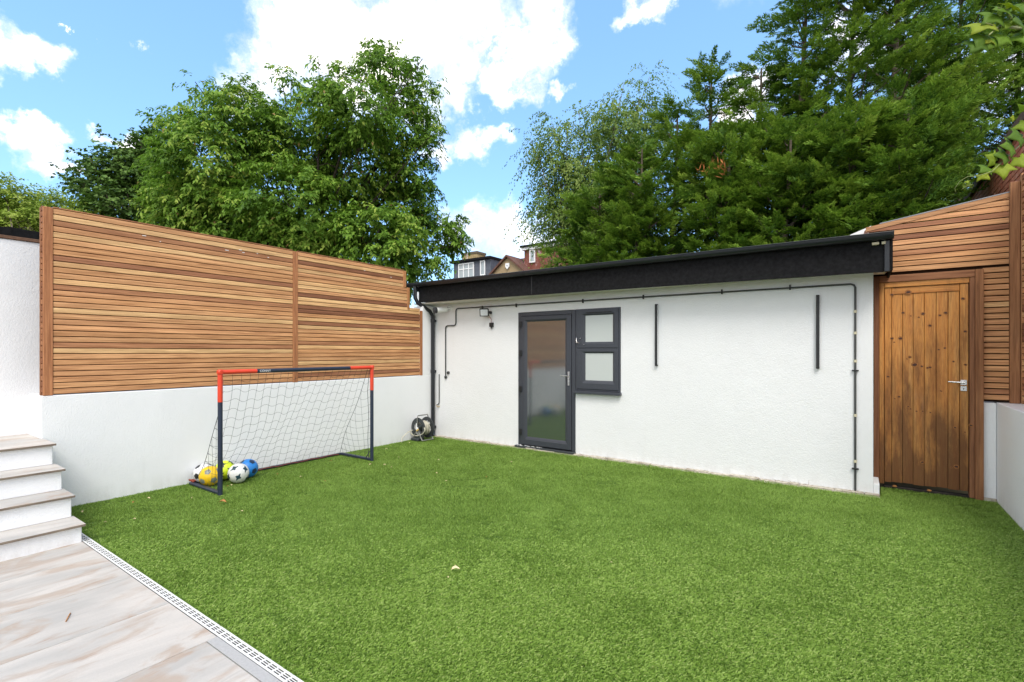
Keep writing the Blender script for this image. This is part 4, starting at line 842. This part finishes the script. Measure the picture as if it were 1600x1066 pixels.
tag(rest.build('brickwork', BRICK, nb, origin=(2.6, 9, 0)), kind='stuff')
MB().box(XN - .045, 5.5, NY0, NY1 + .1, NZ + .002, NZ + .03).build('soffit_board', m_simple('dark_verge', (.055, .035, .028), .8, .2, 0, .3, 8), nb, origin=(2.6, 9, NZ))
MB().cbox(XN - .070, XN - .046, NY0, NY1 + .1, NZ - .02, NZ + .10, .004).build('verge_board', m_simple('brown_verge', (.15, .10, .075), .8, .2, 0, .3, 8), nb, origin=(XN, 9, NZ))
MB().prism([(XN - .065, NZ + .10), (5.4, NZ + .10), (3.5, NZ + .60)], 'y', NY0, NY1 + .1).build('roof', ROOFT, nb, origin=(2.6, 9, NZ))

# ------------------------------------------------------------------ far houses
def far(px, py, Y=30.0): p = onY(px, py, Y); return p.x, p.z
def farbox(name, mat, parent, a, b, Y0, Y1, z0=None):
    (x0, zt), (x1, zb) = far(a[0], a[1], Y0), far(b[0], b[1], Y0)
    return MB().box(x0, x1, Y0, Y1, zb if z0 is None else z0, zt).build(name, mat, parent, origin=((x0 + x1) / 2, Y0, zb))
h1 = empty('terraced_house', (-23, 32, 0), 'distant house with grey dormer, red tiled roof and pebbledash gable between the trees', 'house')
Y0 = 30.0; bx0, _ = far(688, 430); bx1, _ = far(870, 430)
MB().box(bx0, bx1, 30.6, 38, -.05, 7.0).build('wall', PEBBLE, h1, origin=(-23, 34, 0))
MB().prism([(30.2, 6.95), (38.4, 6.95), (34.3, 9.35)], 'x', bx0 - .1, bx1 - .3).build('roof', ROOFT, h1, origin=(-23, 34, 7))
dx0, dz = far(709, 412); dx1, _ = far(767, 404)
dm = MB().box(dx0, dx1, 30.0, 34, 6.9, dz).build('dormer', SLATE, h1, origin=(dx0, 30, 7)); MB().box(dx0 - .25, dx1 + .1, 29.75, 34.3, dz + .001, dz + .17).build('dormer_roof', FELT, dm, origin=(dx0, 30, dz))
def fwin(pa, pb, nx, nz_, parent, Y, name='window'):
    (x0, zt), (x1, zb) = far(pa[0], pa[1], Y), far(pb[0], pb[1], Y); mb = MB(); f = .075
    mb.box(x0, x0 + f, Y - .08, Y, zb, zt).box(x1 - f, x1, Y - .08, Y, zb, zt).box(x0 + f, x1 - f, Y - .08, Y, zb, zb + f).box(x0 + f, x1 - f, Y - .08, Y, zt - f, zt)
    for i in range(1, nx): x = x0 + (x1 - x0) * i / nx; mb.box(x - .035, x + .035, Y - .07, Y, zb + f, zt - f)
    w = mb.build(name, WPVC, parent, origin=(x0, Y, zb))
    MB().box(x0 + f, x1 - f, Y - .03, Y - .012, zb + f, zt - f).build('pane', FARGLASS, w, origin=(x0, Y, zb))
    if nz_ > 1: z = zb + (zt - zb) * .62; MB().box(x0 + f, x1 - f, Y - .065, Y - .031, z - .03, z + .03).build('transom', WPVC, w, origin=(x0, Y, z))
fwin((717, 413), (741, 434), 3, 2, h1, 29.99); fwin((751, 408), (758.5, 430), 1, 1, h1, 29.99)
x0, zt = far(722, 395, 33); x1, _ = far(745, 395, 33)
ch = MB().box(x0, x1, 33, 34.2, 8.2, zt - .25).build('chimney', YBRICK, h1, origin=(x0, 33, 9)); MB().box(x0 - .06, x1 + .06, 32.95, 34.25, zt - .249, zt - .05).build('chimney_cap', m_simple('cap', (.12, .10, .07), .9, .1), ch, origin=(x0, 33, zt))
MB().tube([((x0 * .55 + x1 * .45), 32.8, 8.6), ((x0 * .55 + x1 * .45), 32.8, zt + .55)], .02, 5).tube([((x0 * .6 + x1 * .4) - .25, 32.8, zt + .45), ((x0 * .6 + x1 * .4) + .3, 32.8, zt + .45)], .014, 4).build('aerial', WPVC, h1, origin=(x0, 32.8, 9))
# projecting pebbledash gable with its own roof
(gx, gz), (ga, gb), (gc, gd) = far(793, 402, 29), far(770, 428, 29), far(817, 424, 29)
gz -= .0; sl = (gz - gb) / (gx - ga)
L_, R_ = gx - 2.0, gx + 2.0; zb = gz - sl * 2.0
MB().prism([(L_, zb), (R_, zb), (gx, gz)], 'y', 29.0, 33).box(L_, R_, 29.0, 30.59, -.05, zb - .001).build('gable', PEBBLE, h1, origin=(gx, 29, 7))
for s in (-1, 1):
    e = [(gx, gz + .02), (gx, gz + .16), (gx + s * 2.2, gz + .16 - sl * 2.2), (gx + s * 2.2, gz + .02 - sl * 2.2)]
    MB().prism(e, 'y', 28.8, 34.3).build('gable_roof', ROOFT, h1, origin=(gx, 29, 8))
p = onY(793.5, 416, 28.98)
MB().prism([(p.x - .16, p.z + .2), (p.x + .16, p.z + .2), (p.x + .16, p.z - .05), (p.x, p.z - .24), (p.x - .16, p.z - .05)], 'y', 28.88, 28.99).build('alarm_box', WPVC, h1, origin=p)
MB().prism([(p.x - .05, p.z + .07), (p.x + .05, p.z + .07), (p.x, p.z - .06)], 'y', 28.872, 28.879).build('alarm_mark', m_simple('alarm_blue', (.03, .06, .2), .5, .4), h1, origin=p)
h2 = empty('brick_dormer_house', (-18, 33, 0), 'distant red brick flat roofed extension with one white window behind the birch', 'house')
(x0, z0), (x1, z1) = far(817, 391), far(866, 384)
MB().box(x0, x1 + 1.2, 30.2, 35, -.05, z0).build('wall', FARBRICK, h2, origin=(x0, 30.2, 0))
MB().box(x0 - .18, x1 + 1.3, 30.05, 35.1, z0 + .001, z0 + .20).build('fascia', WPVC, h2, origin=(x0, 30, z0)); MB().box(x0 - .25, x1 + 1.4, 29.95, 35.2, z0 + .201, z0 + .34).build('roof_edge', FELT, h2, origin=(x0, 30, z0))
fwin((828, 391), (836.5, 410), 1, 1, h2, 30.19)
MB().prism([(29.6, 7.2), (34, 7.2), (31.8, 8.35)], 'x', x0 - 1.0, x1 + 4).build('roof', ROOFT, h2, origin=(x0, 31, 7.2))

# ------------------------------------------------------------------ trees
def leaf_tris(P, D, Nn, L, Wd, tint, fold=.25):
    """leaves: base point P, direction D, normal Nn, length L, width Wd -> two triangles each, folded on the midrib"""
    D = norm(D); S_ = norm(np.cross(D, Nn)); N2 = np.cross(S_, D); m = len(P); V = np.empty((m, 4, 3))
    V[:, 0] = P; V[:, 1] = P + D * (L * .45)[:, None] + S_ * (Wd * .5)[:, None] + N2 * (Wd * fold)[:, None]
    V[:, 2] = P + D * L[:, None]; V[:, 3] = P + D * (L * .45)[:, None] - S_ * (Wd * .5)[:, None] + N2 * (Wd * fold)[:, None]
    i = np.arange(m)[:, None] * 4; F = np.concatenate([i + np.array([[0, 1, 2]]), i + np.array([[0, 2, 3]])], 0)
    return V.reshape(-1, 3), F, np.repeat(tint, 4)
def rand_dir(n): return norm(RNG.normal(size=(n, 3)))
def trunk_branches(root, base, blobs, bark, r0, fork_z, name='trunk'):
    mb = MB(); base = Vector(base); fk = Vector((base.x + .15, base.y, fork_z)); mb.tube([base, base.lerp(fk, .5) + Vector((.08, .05, 0)), fk], [r0, r0 * .85, r0 * .75], 10)
    rg = random.Random(hash(name) % 97 + 3)
    for (c, r) in blobs:
        c = Vector(c); m1 = fk.lerp(c, .45) + Vector((rg.uniform(-.3, .3), rg.uniform(-.3, .3), .35)); k0 = min(1, .25 + r * .9); mb.tube([fk, m1, c], [r0 * .40 * k0, r0 * .22 * k0, r0 * .05], 6, False)
        for k in range(5):
            d = Vector((rg.gauss(0, 1), rg.gauss(0, 1), rg.gauss(.2, .8))).normalized() * r * rg.uniform(.5, .95); s = m1.lerp(c, rg.uniform(.2, 1)); mb.tube([s, s + d * .5 + Vector((0, 0, .1 * r)), s + d], [r0 * .11, r0 * .07, r0 * .02], 4, False)
    return mb.build('trunk', bark, root, origin=base)
def blob_world(spec, D, dj, seed):
    rg = random.Random(seed); out = []
    for s in spec:
        px, py, r = s[:3]; d = D + (s[3] if len(s) > 3 else rg.uniform(-dj, dj)); out.append((at(px, py, d), r / FPX * d))
    return out
def broadleaf(name, label, spec, D, dj, n_per_m2, L, Wd, mat, base, bark=BARK, r0=.22, fork=2.5, droop=.8, twl=.5, per=14, seed=1, squash=.9, shell=.35, clump=False):
    root = empty(name, base, label, 'tree'); blobs = blob_world(spec, D, dj, seed); trunk_branches(root, base, blobs, bark, r0, fork, label)
    VV = []; FF = []; TT = []; off = 0
    for (c, r) in blobs:
        r = max(r * .7, r - .16 * (1 if twl < .6 else .5)); nt = max(3, int(4 * math.pi * r * r * n_per_m2 / per)); c = np.array(c)
        # boughs inside the blob, twigs on boughs: clumps with gaps between
        nb_ = max(3, int(nt / (13 if clump else 9))); bd = rand_dir(nb_); bc = c + bd * (r * np.where(RNG.random(nb_) < .75, RNG.uniform(.78, 1.0, nb_), RNG.uniform(shell, .8, nb_)))[:, None] * np.array([1, 1, squash])
        bi = RNG.integers(0, nb_, nt); tp = bc[bi] + RNG.normal(0, 1, (nt, 3)) * (np.array([.17, .17, .12]) if clump else np.array([.22, .22, .16])) * min(1.2, .35 + r * .65)
        outw = norm(tp - c); td = norm(outw * np.array([1, 1, .35]) + RNG.normal(0, .45, (nt, 3)) + np.array([0, 0, .15]))
        tt = (np.arange(per) + .5) / per
        # twig arcs: out then down
        t = np.tile(tt, nt); ti = np.repeat(np.arange(nt), per); tw = twl * RNG.uniform(.6, 1.2, nt)
        Pp = tp[ti] + td[ti] * (t * tw[ti])[:, None] + np.array([0, 0, -1.0]) * (droop * .5 * tw[ti] * t * t)[:, None] + RNG.normal(0, .02, (len(t), 3))
        side = RNG.choice([-1, 1], len(t))[:, None] * norm(np.cross(td[ti], np.array([0, 0, 1.0])) + 1e-3)
        dd = norm(td[ti] * .55 + side * .65 + np.array([0, 0, -1.0]) * (droop * (.5 + .7 * t))[:, None] + RNG.normal(0, .28, (len(t), 3)))
        nn = norm(np.array([0, 0, 1.0]) + outw[ti] * .7 + RNG.normal(0, .35, (len(t), 3)))
        ll = L * RNG.uniform(.65, 1.15, len(t)); ww = Wd * RNG.uniform(.75, 1.15, len(t))
        btint = RNG.normal(0, .14, nb_)[bi][ti] + RNG.normal(0, .06, nt)[ti]; tin = np.clip(.56 + btint + RNG.normal(0, .13, len(t)) + .22 * (t - .35), 0, .96)
        tin = np.where(RNG.random(len(t)) < .006, 1.0, tin)
        V, F, T_ = leaf_tris(Pp, dd, nn, ll, ww, tin); VV.append(V); FF.append(F + off); TT.append(T_); off += len(V)
    o = fastmesh('foliage', np.concatenate(VV), np.concatenate(FF), mat, np.concatenate(TT), root, base); o['kind'] = 'stuff'; return root

cherry_spec = [(330, 255, 78), (300, 330, 62), (395, 195, 70), (470, 225, 70), (370, 345, 78), (455, 320, 80), (555, 165, 62), (600, 118, 42, .4), (625, 190, 52, .5), (560, 270, 78), (640, 270, 46, .6),
               (640, 350, 55, .8), (690, 375, 27, .8), (590, 375, 72), (500, 160, 42), (300, 200, 42), (590, 75, 15, .5), (515, 375, 66), (270, 265, 36), (430, 390, 60), (340, 400, 50), (655, 150, 26, .7),
               (665, 235, 24, .6), (305, 128, 9), (328, 148, 14), (355, 168, 18), (498, 92, 7), (514, 99, 7), (250, 185, 8), (272, 194, 12), (262, 292, 26), (440, 120, 14), (660, 92, 8), (645, 105, 12), (700, 345, 22, .8), (620, 420, 50, .6), (420, 165, 34), (455, 128, 10), (280, 330, 34), (680, 410, 24, .8), (575, 100, 14), (540, 120, 20), (676, 140, 8), (675, 210, 12), (660, 300, 22, .6), (712, 385, 12, .8)]
broadleaf('cherry_tree', 'large bright green tree with drooping leaves behind the slatted fence', cherry_spec, 11.5, .9, 820, .120, .050, CHERRY, (-10.9, 6.6, -.05), bark=DARKBARK, r0=.16, fork=3.0, droop=.95, twl=.36, seed=3, clump=True)
maple_spec = [(205, 255, 48), (158, 295, 36), (250, 240, 36), (240, 300, 52), (130, 285, 17), (265, 330, 38), (190, 320, 44), (220, 218, 16), (150, 255, 13), (115, 272, 9), (290, 300, 40), (175, 345, 34), (330, 330, 60), (180, 235, 14), (240, 350, 40), (143, 320, 22), (400, 380, 50), (140, 245, 6), (300, 380, 40)]
broadleaf('maple_tree', 'dark green maple standing left of and behind the big bright tree', maple_spec, 16, .8, 330, .13, .12, MAPLE, (-18.6, 6.4, -.05), r0=.2, fork=3.0, droop=.35, twl=.5, per=10, seed=5)
broadleaf('pale_bush_tree', 'pale yellow green bushy tree above the tall white wall, leftmost', [(10, 305, 30), (22, 335, 36), (-25, 320, 50), (42, 345, 28), (0, 360, 34), (50, 362, 30)], 13, .4, 1100, .08, .050, SHRUB, (-14.6, 3.0, -.05), r0=.14, fork=2, droop=.4, twl=.4, seed=7)
broadleaf('olive_bush_tree', 'rounded olive green tree just left of the fence corner post', [(72, 328, 34), (55, 345, 30), (92, 345, 36), (65, 365, 40), (110, 350, 34)], 14.5, .4, 1000, .08, .050, SHRUB, (-16.1, 4.2, -.05), r0=.14, fork=2, droop=.4, twl=.4, seed=8)
birch_spec = [(870, 235, 30), (905, 290, 46), (868, 335, 28), (940, 240, 38), (962, 195, 28), (1000, 150, 18), (905, 355, 40), (842, 245, 15), (862, 190, 13), (1015, 120, 9), (885, 205, 18), (905, 180, 12), (985, 210, 32), (840, 330, 17), (835, 235, 9), (955, 290, 44), (925, 205, 20), (878, 270, 22), (850, 300, 12),
              (1005, 180, 22), (985, 170, 12), (975, 130, 7), (1020, 150, 10), (1010, 230, 34), (915, 330, 46), (970, 150, 8), (1030, 190, 14), (945, 180, 10), (905, 395, 24), (960, 350, 50), (828, 215, 5)]
broadleaf('birch_tree', 'slender feathery birch with sparse hanging twigs left of the conifers', birch_spec, 13.5, .6, 950, .070, .050, BIRCHL, (-6.3, 11.9, -.05), BIRCHBARK, r0=.12, fork=3.2, droop=1.5, twl=.7, per=16, seed=9, squash=1.15, shell=.2)

def conifer(label, base, zt, rad, lean_spec, dens, seed, bare=0.0, name='conifer_tree'):
    """leylandii: central trunk, upswept boughs, flat sprays made of narrow leaflets"""
    rs = np.random.default_rng(seed); root = empty(name, base, label, 'tree', 'tall conifers behind the garden room'); bx, by, bz = base
    H = zt - bz; mb = MB(); pts = [(bx + .06 * math.sin(k), by + .05 * math.cos(k * 2), bz + H * k / 8) for k in range(9)]; mb.tube(pts, [.11 * (1 - k / 8.6) + .008 for k in range(9)], 8)
    NB = int(60 * H / 6); VV = []; FF = []; TT = []; off = 0; tips = []
    for b in range(NB):
        f = (b + rs.random()) / NB; z = bz + .4 + (H - .4) * f; a = rs.uniform(0, 2 * math.pi)
        R_ = rad * (1 - f ** lean_spec) ** .7 * rs.uniform(.72, 1.12) + .06
        if f > bare: R_ = R_ * rs.uniform(.55, 1.05)
        s = np.array([bx, by, z - R_ * .25]); e = np.array([bx + math.cos(a) * R_, by + math.sin(a) * R_, z + R_ * (.45 + .25 * rs.random())]); mb.tube([Vector(s), Vector((s + e) / 2 + np.array([0, 0, -.04])), Vector(e)], [.022, .014, .005], 4, False); tips.append((s, e, R_, f))
    mb.build('trunk', BARK, root, origin=base)
    P = []; D = []; Lf = []; Tn = []; Up = []
    for (s, e, R_, f) in tips:
        if by > 10.2 and f * H < 2.6 and bx > -4.6: continue
        sparse = f > bare; npl = max(2, int(dens * (R_ + .35) * (.82 if sparse else 1) / 13)); t = rs.uniform(.25 if not sparse else .12, 1.0, npl) ** .65
        c = s + (e - s) * t[:, None] + rs.normal(0, 1, (npl, 3)) * (.08 + .14 * R_) * np.array([1, 1, .8])
        ax_ = norm(e - s); outr = norm((c - np.array([bx, by, 0])) * np.array([1, 1, 0]) + 1e-4)
        pd = norm(ax_ * .7 + outr * .7 + rs.normal(0, .34, (npl, 3)) + np.array([0, 0, .12])); ns = 13; tt = np.tile((np.arange(ns) + .6) / ns, npl); pi_ = np.repeat(np.arange(npl), ns)
        pl = rs.uniform(.26, .46, npl); pu = norm(np.array([0, 0, 1.0]) + rs.normal(0, .45, (npl, 3))); sd_ = norm(np.cross(pd, pu)); sg = np.where(np.arange(len(tt)) % 2 == 0, 1.0, -1.0)
        pos = c[pi_] + pd[pi_] * (pl[pi_] * tt)[:, None] + np.array([0, 0, -.07]) * (tt ** 2)[:, None] + rs.normal(0, .008, (len(tt), 3))
        d = norm(pd[pi_] * (.62 + .4 * tt)[:, None] + sd_[pi_] * (sg * (.75 - .35 * tt))[:, None] + rs.normal(0, .12, (len(tt), 3)))
        P.append(pos); D.append(d); Lf.append(pl[pi_] * (.50 - .22 * tt) * rs.uniform(.8, 1.15, len(tt))); Up.append(pu[pi_])
        Tn.append(np.clip(.15 + .32 * t[pi_] ** 2 + .20 * tt + rs.normal(0, .10, npl)[pi_] + rs.normal(0, .05) + rs.normal(0, .05, len(tt)), 0, .9))  # crown shading put into the tint: darker inside, brighter towards the outer tips
    P = np.concatenate(P); D = np.concatenate(D); Lf = np.concatenate(Lf); Tn = np.concatenate(Tn); Up = np.concatenate(Up)
    kp = (P[:, 1] < by + rad * .25) | (rs.random(len(P)) < .45); P, D, Lf, Tn, Up = P[kp], D[kp], Lf[kp], Tn[kp], Up[kp]; m = len(P)
    up_ = norm(Up + rs.normal(0, .25, (m, 3))); S_ = norm(np.cross(D, up_)); N_ = np.cross(S_, D); K = 4
    for k in range(-K, K + 1):
        if k == 0: t0 = .45; ang = 0; ln = Lf * .60
        else: t0 = .04 + .80 * (abs(k) - 1) / K; ang = (1 if k > 0 else -1) * .72; ln = Lf * (.58 - .36 * (abs(k) - 1) / K)
        p = P + D * (Lf * t0)[:, None] + N_ * (rs.normal(0, .006, m))[:, None]; d = norm(D * math.cos(ang) + S_ * math.sin(ang) + N_ * rs.normal(0, .16, m)[:, None] + np.array([0, 0, -.10 * (abs(k) > 0)]))
        w_ = norm(np.cross(d, N_ + rs.normal(0, .35, (m, 3)))) * (ln * .17 + .004)[:, None]; V = np.empty((m, 3, 3)); V[:, 0] = p - w_ * .7 + d * (ln * .08)[:, None]; V[:, 1] = p + w_ + d * (ln * .30)[:, None]; V[:, 2] = p + d * ln[:, None]
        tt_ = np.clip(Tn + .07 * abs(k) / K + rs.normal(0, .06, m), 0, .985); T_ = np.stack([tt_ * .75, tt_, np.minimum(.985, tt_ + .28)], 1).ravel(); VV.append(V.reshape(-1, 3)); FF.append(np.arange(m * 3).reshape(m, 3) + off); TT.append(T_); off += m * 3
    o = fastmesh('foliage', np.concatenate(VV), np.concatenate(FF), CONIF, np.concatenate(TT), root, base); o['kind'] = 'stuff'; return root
con = [  # px of the axis, depth plane Y, silhouette top py, radius, shape, bare fraction, label
    (935, 10.4, 300, .95, 2.2, .92, 'short bright green conifer beside the birch, leftmost of the conifer row'),
    (1000, 10.0, 235, 1.0, 2.2, .92, 'second conifer from the left, domed and bright green, rising behind the roof'),
    (1055, 10.6, 175, .95, 2.0, .86, 'third conifer from the left in the row behind the roof, with a ragged top'),
    (1108, 11.2, 105, .90, 1.5, .62, 'slim conifer with a narrow open spire against the blue sky'),
    (1135, 9.9, 215, 1.0, 2.3, .93, 'low bushy conifer in front with a rust brown dead spray near its top'),
    (1185, 10.7, 110, 1.0, 1.8, .86, 'conifer with open grey green top right of the narrow spire'),
    (1255, 10.6, -60, 1.0, 2.0, .60, 'tall thin topped conifer with its bare trunk showing against the sky'),
    (1230, 9.6, 210, .95, 2.2, .93, 'dense low conifer in front of the bare trunked one'),
    (1330, 11.0, -70, 1.2, 2.4, .80, 'tall conifer with see-through crown right of the bare trunked one'),
    (1330, 9.6, 190, 1.0, 2.3, .93, 'dense dark conifer behind the right half of the roof'),
    (1400, 10.9, -90, 1.05, 2.4, .80, 'tall dense conifer rising out of the top of the picture above the gate'),
    (1412, 9.5, 170, .95, 2.4, .93, 'dense conifer directly behind the sloping top of the gate screen'),
    (1500, 14.6, -110, 1.6, 2.6, .85, 'tall dark conifer above the brick building, its top out of sight'),
    (1595, 15.2, -120, 1.9, 2.6, .88, 'dark conifer above the brick building at the right edge')]
for i, (px, Y, py, rad, sh, bare, lab) in enumerate(con):
    p = onY(px, py, Y); conifer(lab, (p.x, Y, -.05), p.z, rad, sh, (235 if bare > .9 else 150) if rad < 1.15 else 150, 40 + i, bare)
# dead orange spray on the low conifer
cr_ = bpy.data.objects.get('conifer_tree.004'); c = np.array(onY(1118, 262, 9.05)); n = 46
P = c + RNG.normal(0, 1, (n, 3)) * np.array([.17, .08, .07]); D = norm(RNG.normal(0, .5, (n, 3)) + np.array([-.1, -.5, .5])); V, F, T_ = leaf_tris(P, D, rand_dir(n), RNG.uniform(.08, .17, n), RNG.uniform(.012, .022, n), np.full(n, .5))
o = fastmesh('dead_spray', V, F, RUSTSPRAY, T_, cr_, tuple(c)); o['kind'] = 'stuff'

# ------------------------------------------------------------------ foreground foliage hanging in at the right
def lobed_leaf(c, d, nrm, size, lobes, mat, parent, tint, name='leaf', curl=.15, seed=0):
    rg = random.Random(seed); d = d.normalized(); s = d.cross(nrm).normalized(); n2 = s.cross(d); vs = [c]; T = []; n = 40; K = 3; vt = []
    for k in range(1, K + 1):
        for q in range(n):
            a = -math.pi + 2 * math.pi * q / n; env = .5 + .5 * math.cos(a)
            lob = (1 - abs(math.sin(a * lobes / 2)) ** .75) if lobes else 1; r = size * (.34 + .40 * env) * (.68 + .50 * lob) * (1 + .05 * math.sin(q * 5)) * k / K
            if abs(a) > 2.8: r *= .45
            p = c + d * (math.cos(a) * r + size * .12) + s * math.sin(a) * r + n2 * (-curl * (r / size) ** 2 * size * 2 + .02 * size * math.sin(a * 5) * k / K); vs.append(p)
    fs = [(0, 1 + q, 1 + (q + 1) % n) for q in range(n)]
    for k in range(1, K):
        for q in range(n): a = 1 + (k - 1) * n + q; b = 1 + (k - 1) * n + (q + 1) % n; fs.append((a, a + n, b + n, b))
    o = MB().add(vs, fs).build(name, mat, parent, origin=c, smooth=True)
    at_ = o.data.attributes.new('tint', 'FLOAT', 'POINT'); at_.data.foreach_set('value', [tint] * len(o.data.vertices)); md = o.modifiers.new('t', 'SOLIDIFY'); md.thickness = .0005; return o
fb_ = at(1640, 40, 1.7)
fg = empty('fig_branch', fb_, 'close leafy branch with large lobed leaves hanging in at the top right corner', 'branch')
MB().tube([at(1700, 10, 1.85), at(1640, 40, 1.75), at(1590, 44, 1.68), at(1562, 40, 1.62), at(1545, 55, 1.58)], [.008, .006, .0045, .003, .002], 6).tube([at(1590, 44, 1.68), at(1575, 20, 1.64), at(1560, 12, 1.6)], [.004, .003, .002], 5).tube([at(1562, 46, 1.62), at(1548, 38, 1.6), at(1540, 36, 1.6)], [.0025, .002, .0015], 5).build('stem', STEMG, fg, origin=fb_, smooth=True)
for i, (px, py, ex, ey, sz, ti, nv) in enumerate([(1542, 36, 1506, 52, .105, .9, (.1, -.4, .9)), (1560, 24, 1524, 36, .10, .25, (.5, -.3, .8)), (1540, 56, 1524, 92, .105, .15, (.7, -.6, .2)), (1532, 66, 1508, 88, .085, .05, (.3, -.8, .5)), (1556, 62, 1540, 84, .075, .45, (.6, -.6, .3)),
        (1575, 18, 1556, 4, .10, .3, (.2, -.5, .8)), (1548, 62, 1537, 66, .05, 1.0, (.2, -.9, .3)), (1580, 30, 1566, 44, .09, .6, (.1, -.9, .2)), (1600, 40, 1590, 24, .10, .1, (.6, -.5, .6)), (1598, 52, 1606, 62, .10, .5, (.1, -.9, .4)), (1580, 12, 1584, 0, .07, .9, (.1, -.9, .2)), (1570, 55, 1562, 76, .08, .5, (.5, -.8, .2)), (1600, 6, 1612, 18, .10, .2, (.2, -.6, .7)), (1620, 30, 1640, 50, .11, .4, (.1, -.8, .4))]):
    a, b = at(px, py, 1.62), at(ex, ey, 1.58); lobed_leaf(a, b - a, Vector((nv[0], -1.0, nv[2] * .6)), sz * .78, 5, VINE, fg, ti, seed=i)
vb = at(1660, 200, 2.9)
vg = empty('grape_vine', vb, 'close trailing vine with yellow green leaves across the brick wall at right', 'vine')
MB().tube([at(1700, 150, 3.2), at(1640, 190, 3.0), at(1606, 215, 2.9), at(1580, 240, 2.85), at(1550, 268, 2.8), at(1528, 275, 2.78)], [.006, .005, .004, .003, .0022, .0015], 6).build('stem', STEMG, vg, origin=vb, smooth=True)
MB().tube([at(1528, 275, 2.78), at(1512, 276, 2.77), at(1500, 283, 2.77), at(1492, 294, 2.77), at(1493, 300, 2.77)], [.0016, .0013, .001, .0008, .0006], 4).tube([at(1520, 288, 2.77), at(1510, 291, 2.77), at(1503, 296, 2.76)], [.0012, .001, .0006], 4).build('tendril', STEMG, vg, origin=vb, smooth=True)
for i, (px, py, ex, ey, sz, ti, nv) in enumerate([(1532, 272, 1540, 276, .055, 1.0, (.1, -1, .2)), (1545, 262, 1535, 266, .07, .25, (.3, -.5, .8)), (1556, 252, 1548, 244, .075, .75, (.1, -.8, .5)), (1566, 258, 1568, 268, .09, .9, (.1, -1, .3)), (1575, 245, 1562, 240, .09, .2, (.2, -.6, .8)), (1585, 232, 1578, 228, .10, .3, (.1, -.8, .6)),
        (1592, 246, 1598, 252, .09, .85, (.1, -1, .2)), (1598, 214, 1588, 212, .10, .1, (.3, -.7, .6)), (1604, 190, 1606, 200, .09, .7, (.1, -.9, .3)), (1585, 186, 1580, 182, .035, .95, (.1, -1, .2)), (1600, 175, 1604, 170, .07, .6, (.2, -.8, .5)), (1520, 274, 1516, 274, .03, .1, (.2, -.6, .6)), (1510, 283, 1514, 286, .022, .8, (.1, -1, .2)), (1625, 205, 1632, 214, .11, .5, (.1, -1, .3)), (1620, 180, 1632, 176, .10, .4, (.1, -1, .3))]):
    a, b = at(px, py, 2.82), at(ex, ey, 2.80); lobed_leaf(a, b - a, Vector((nv[0], -1.1, nv[2] * .45)), sz * 1.12, 5, VINE, vg, ti, seed=i + 30)
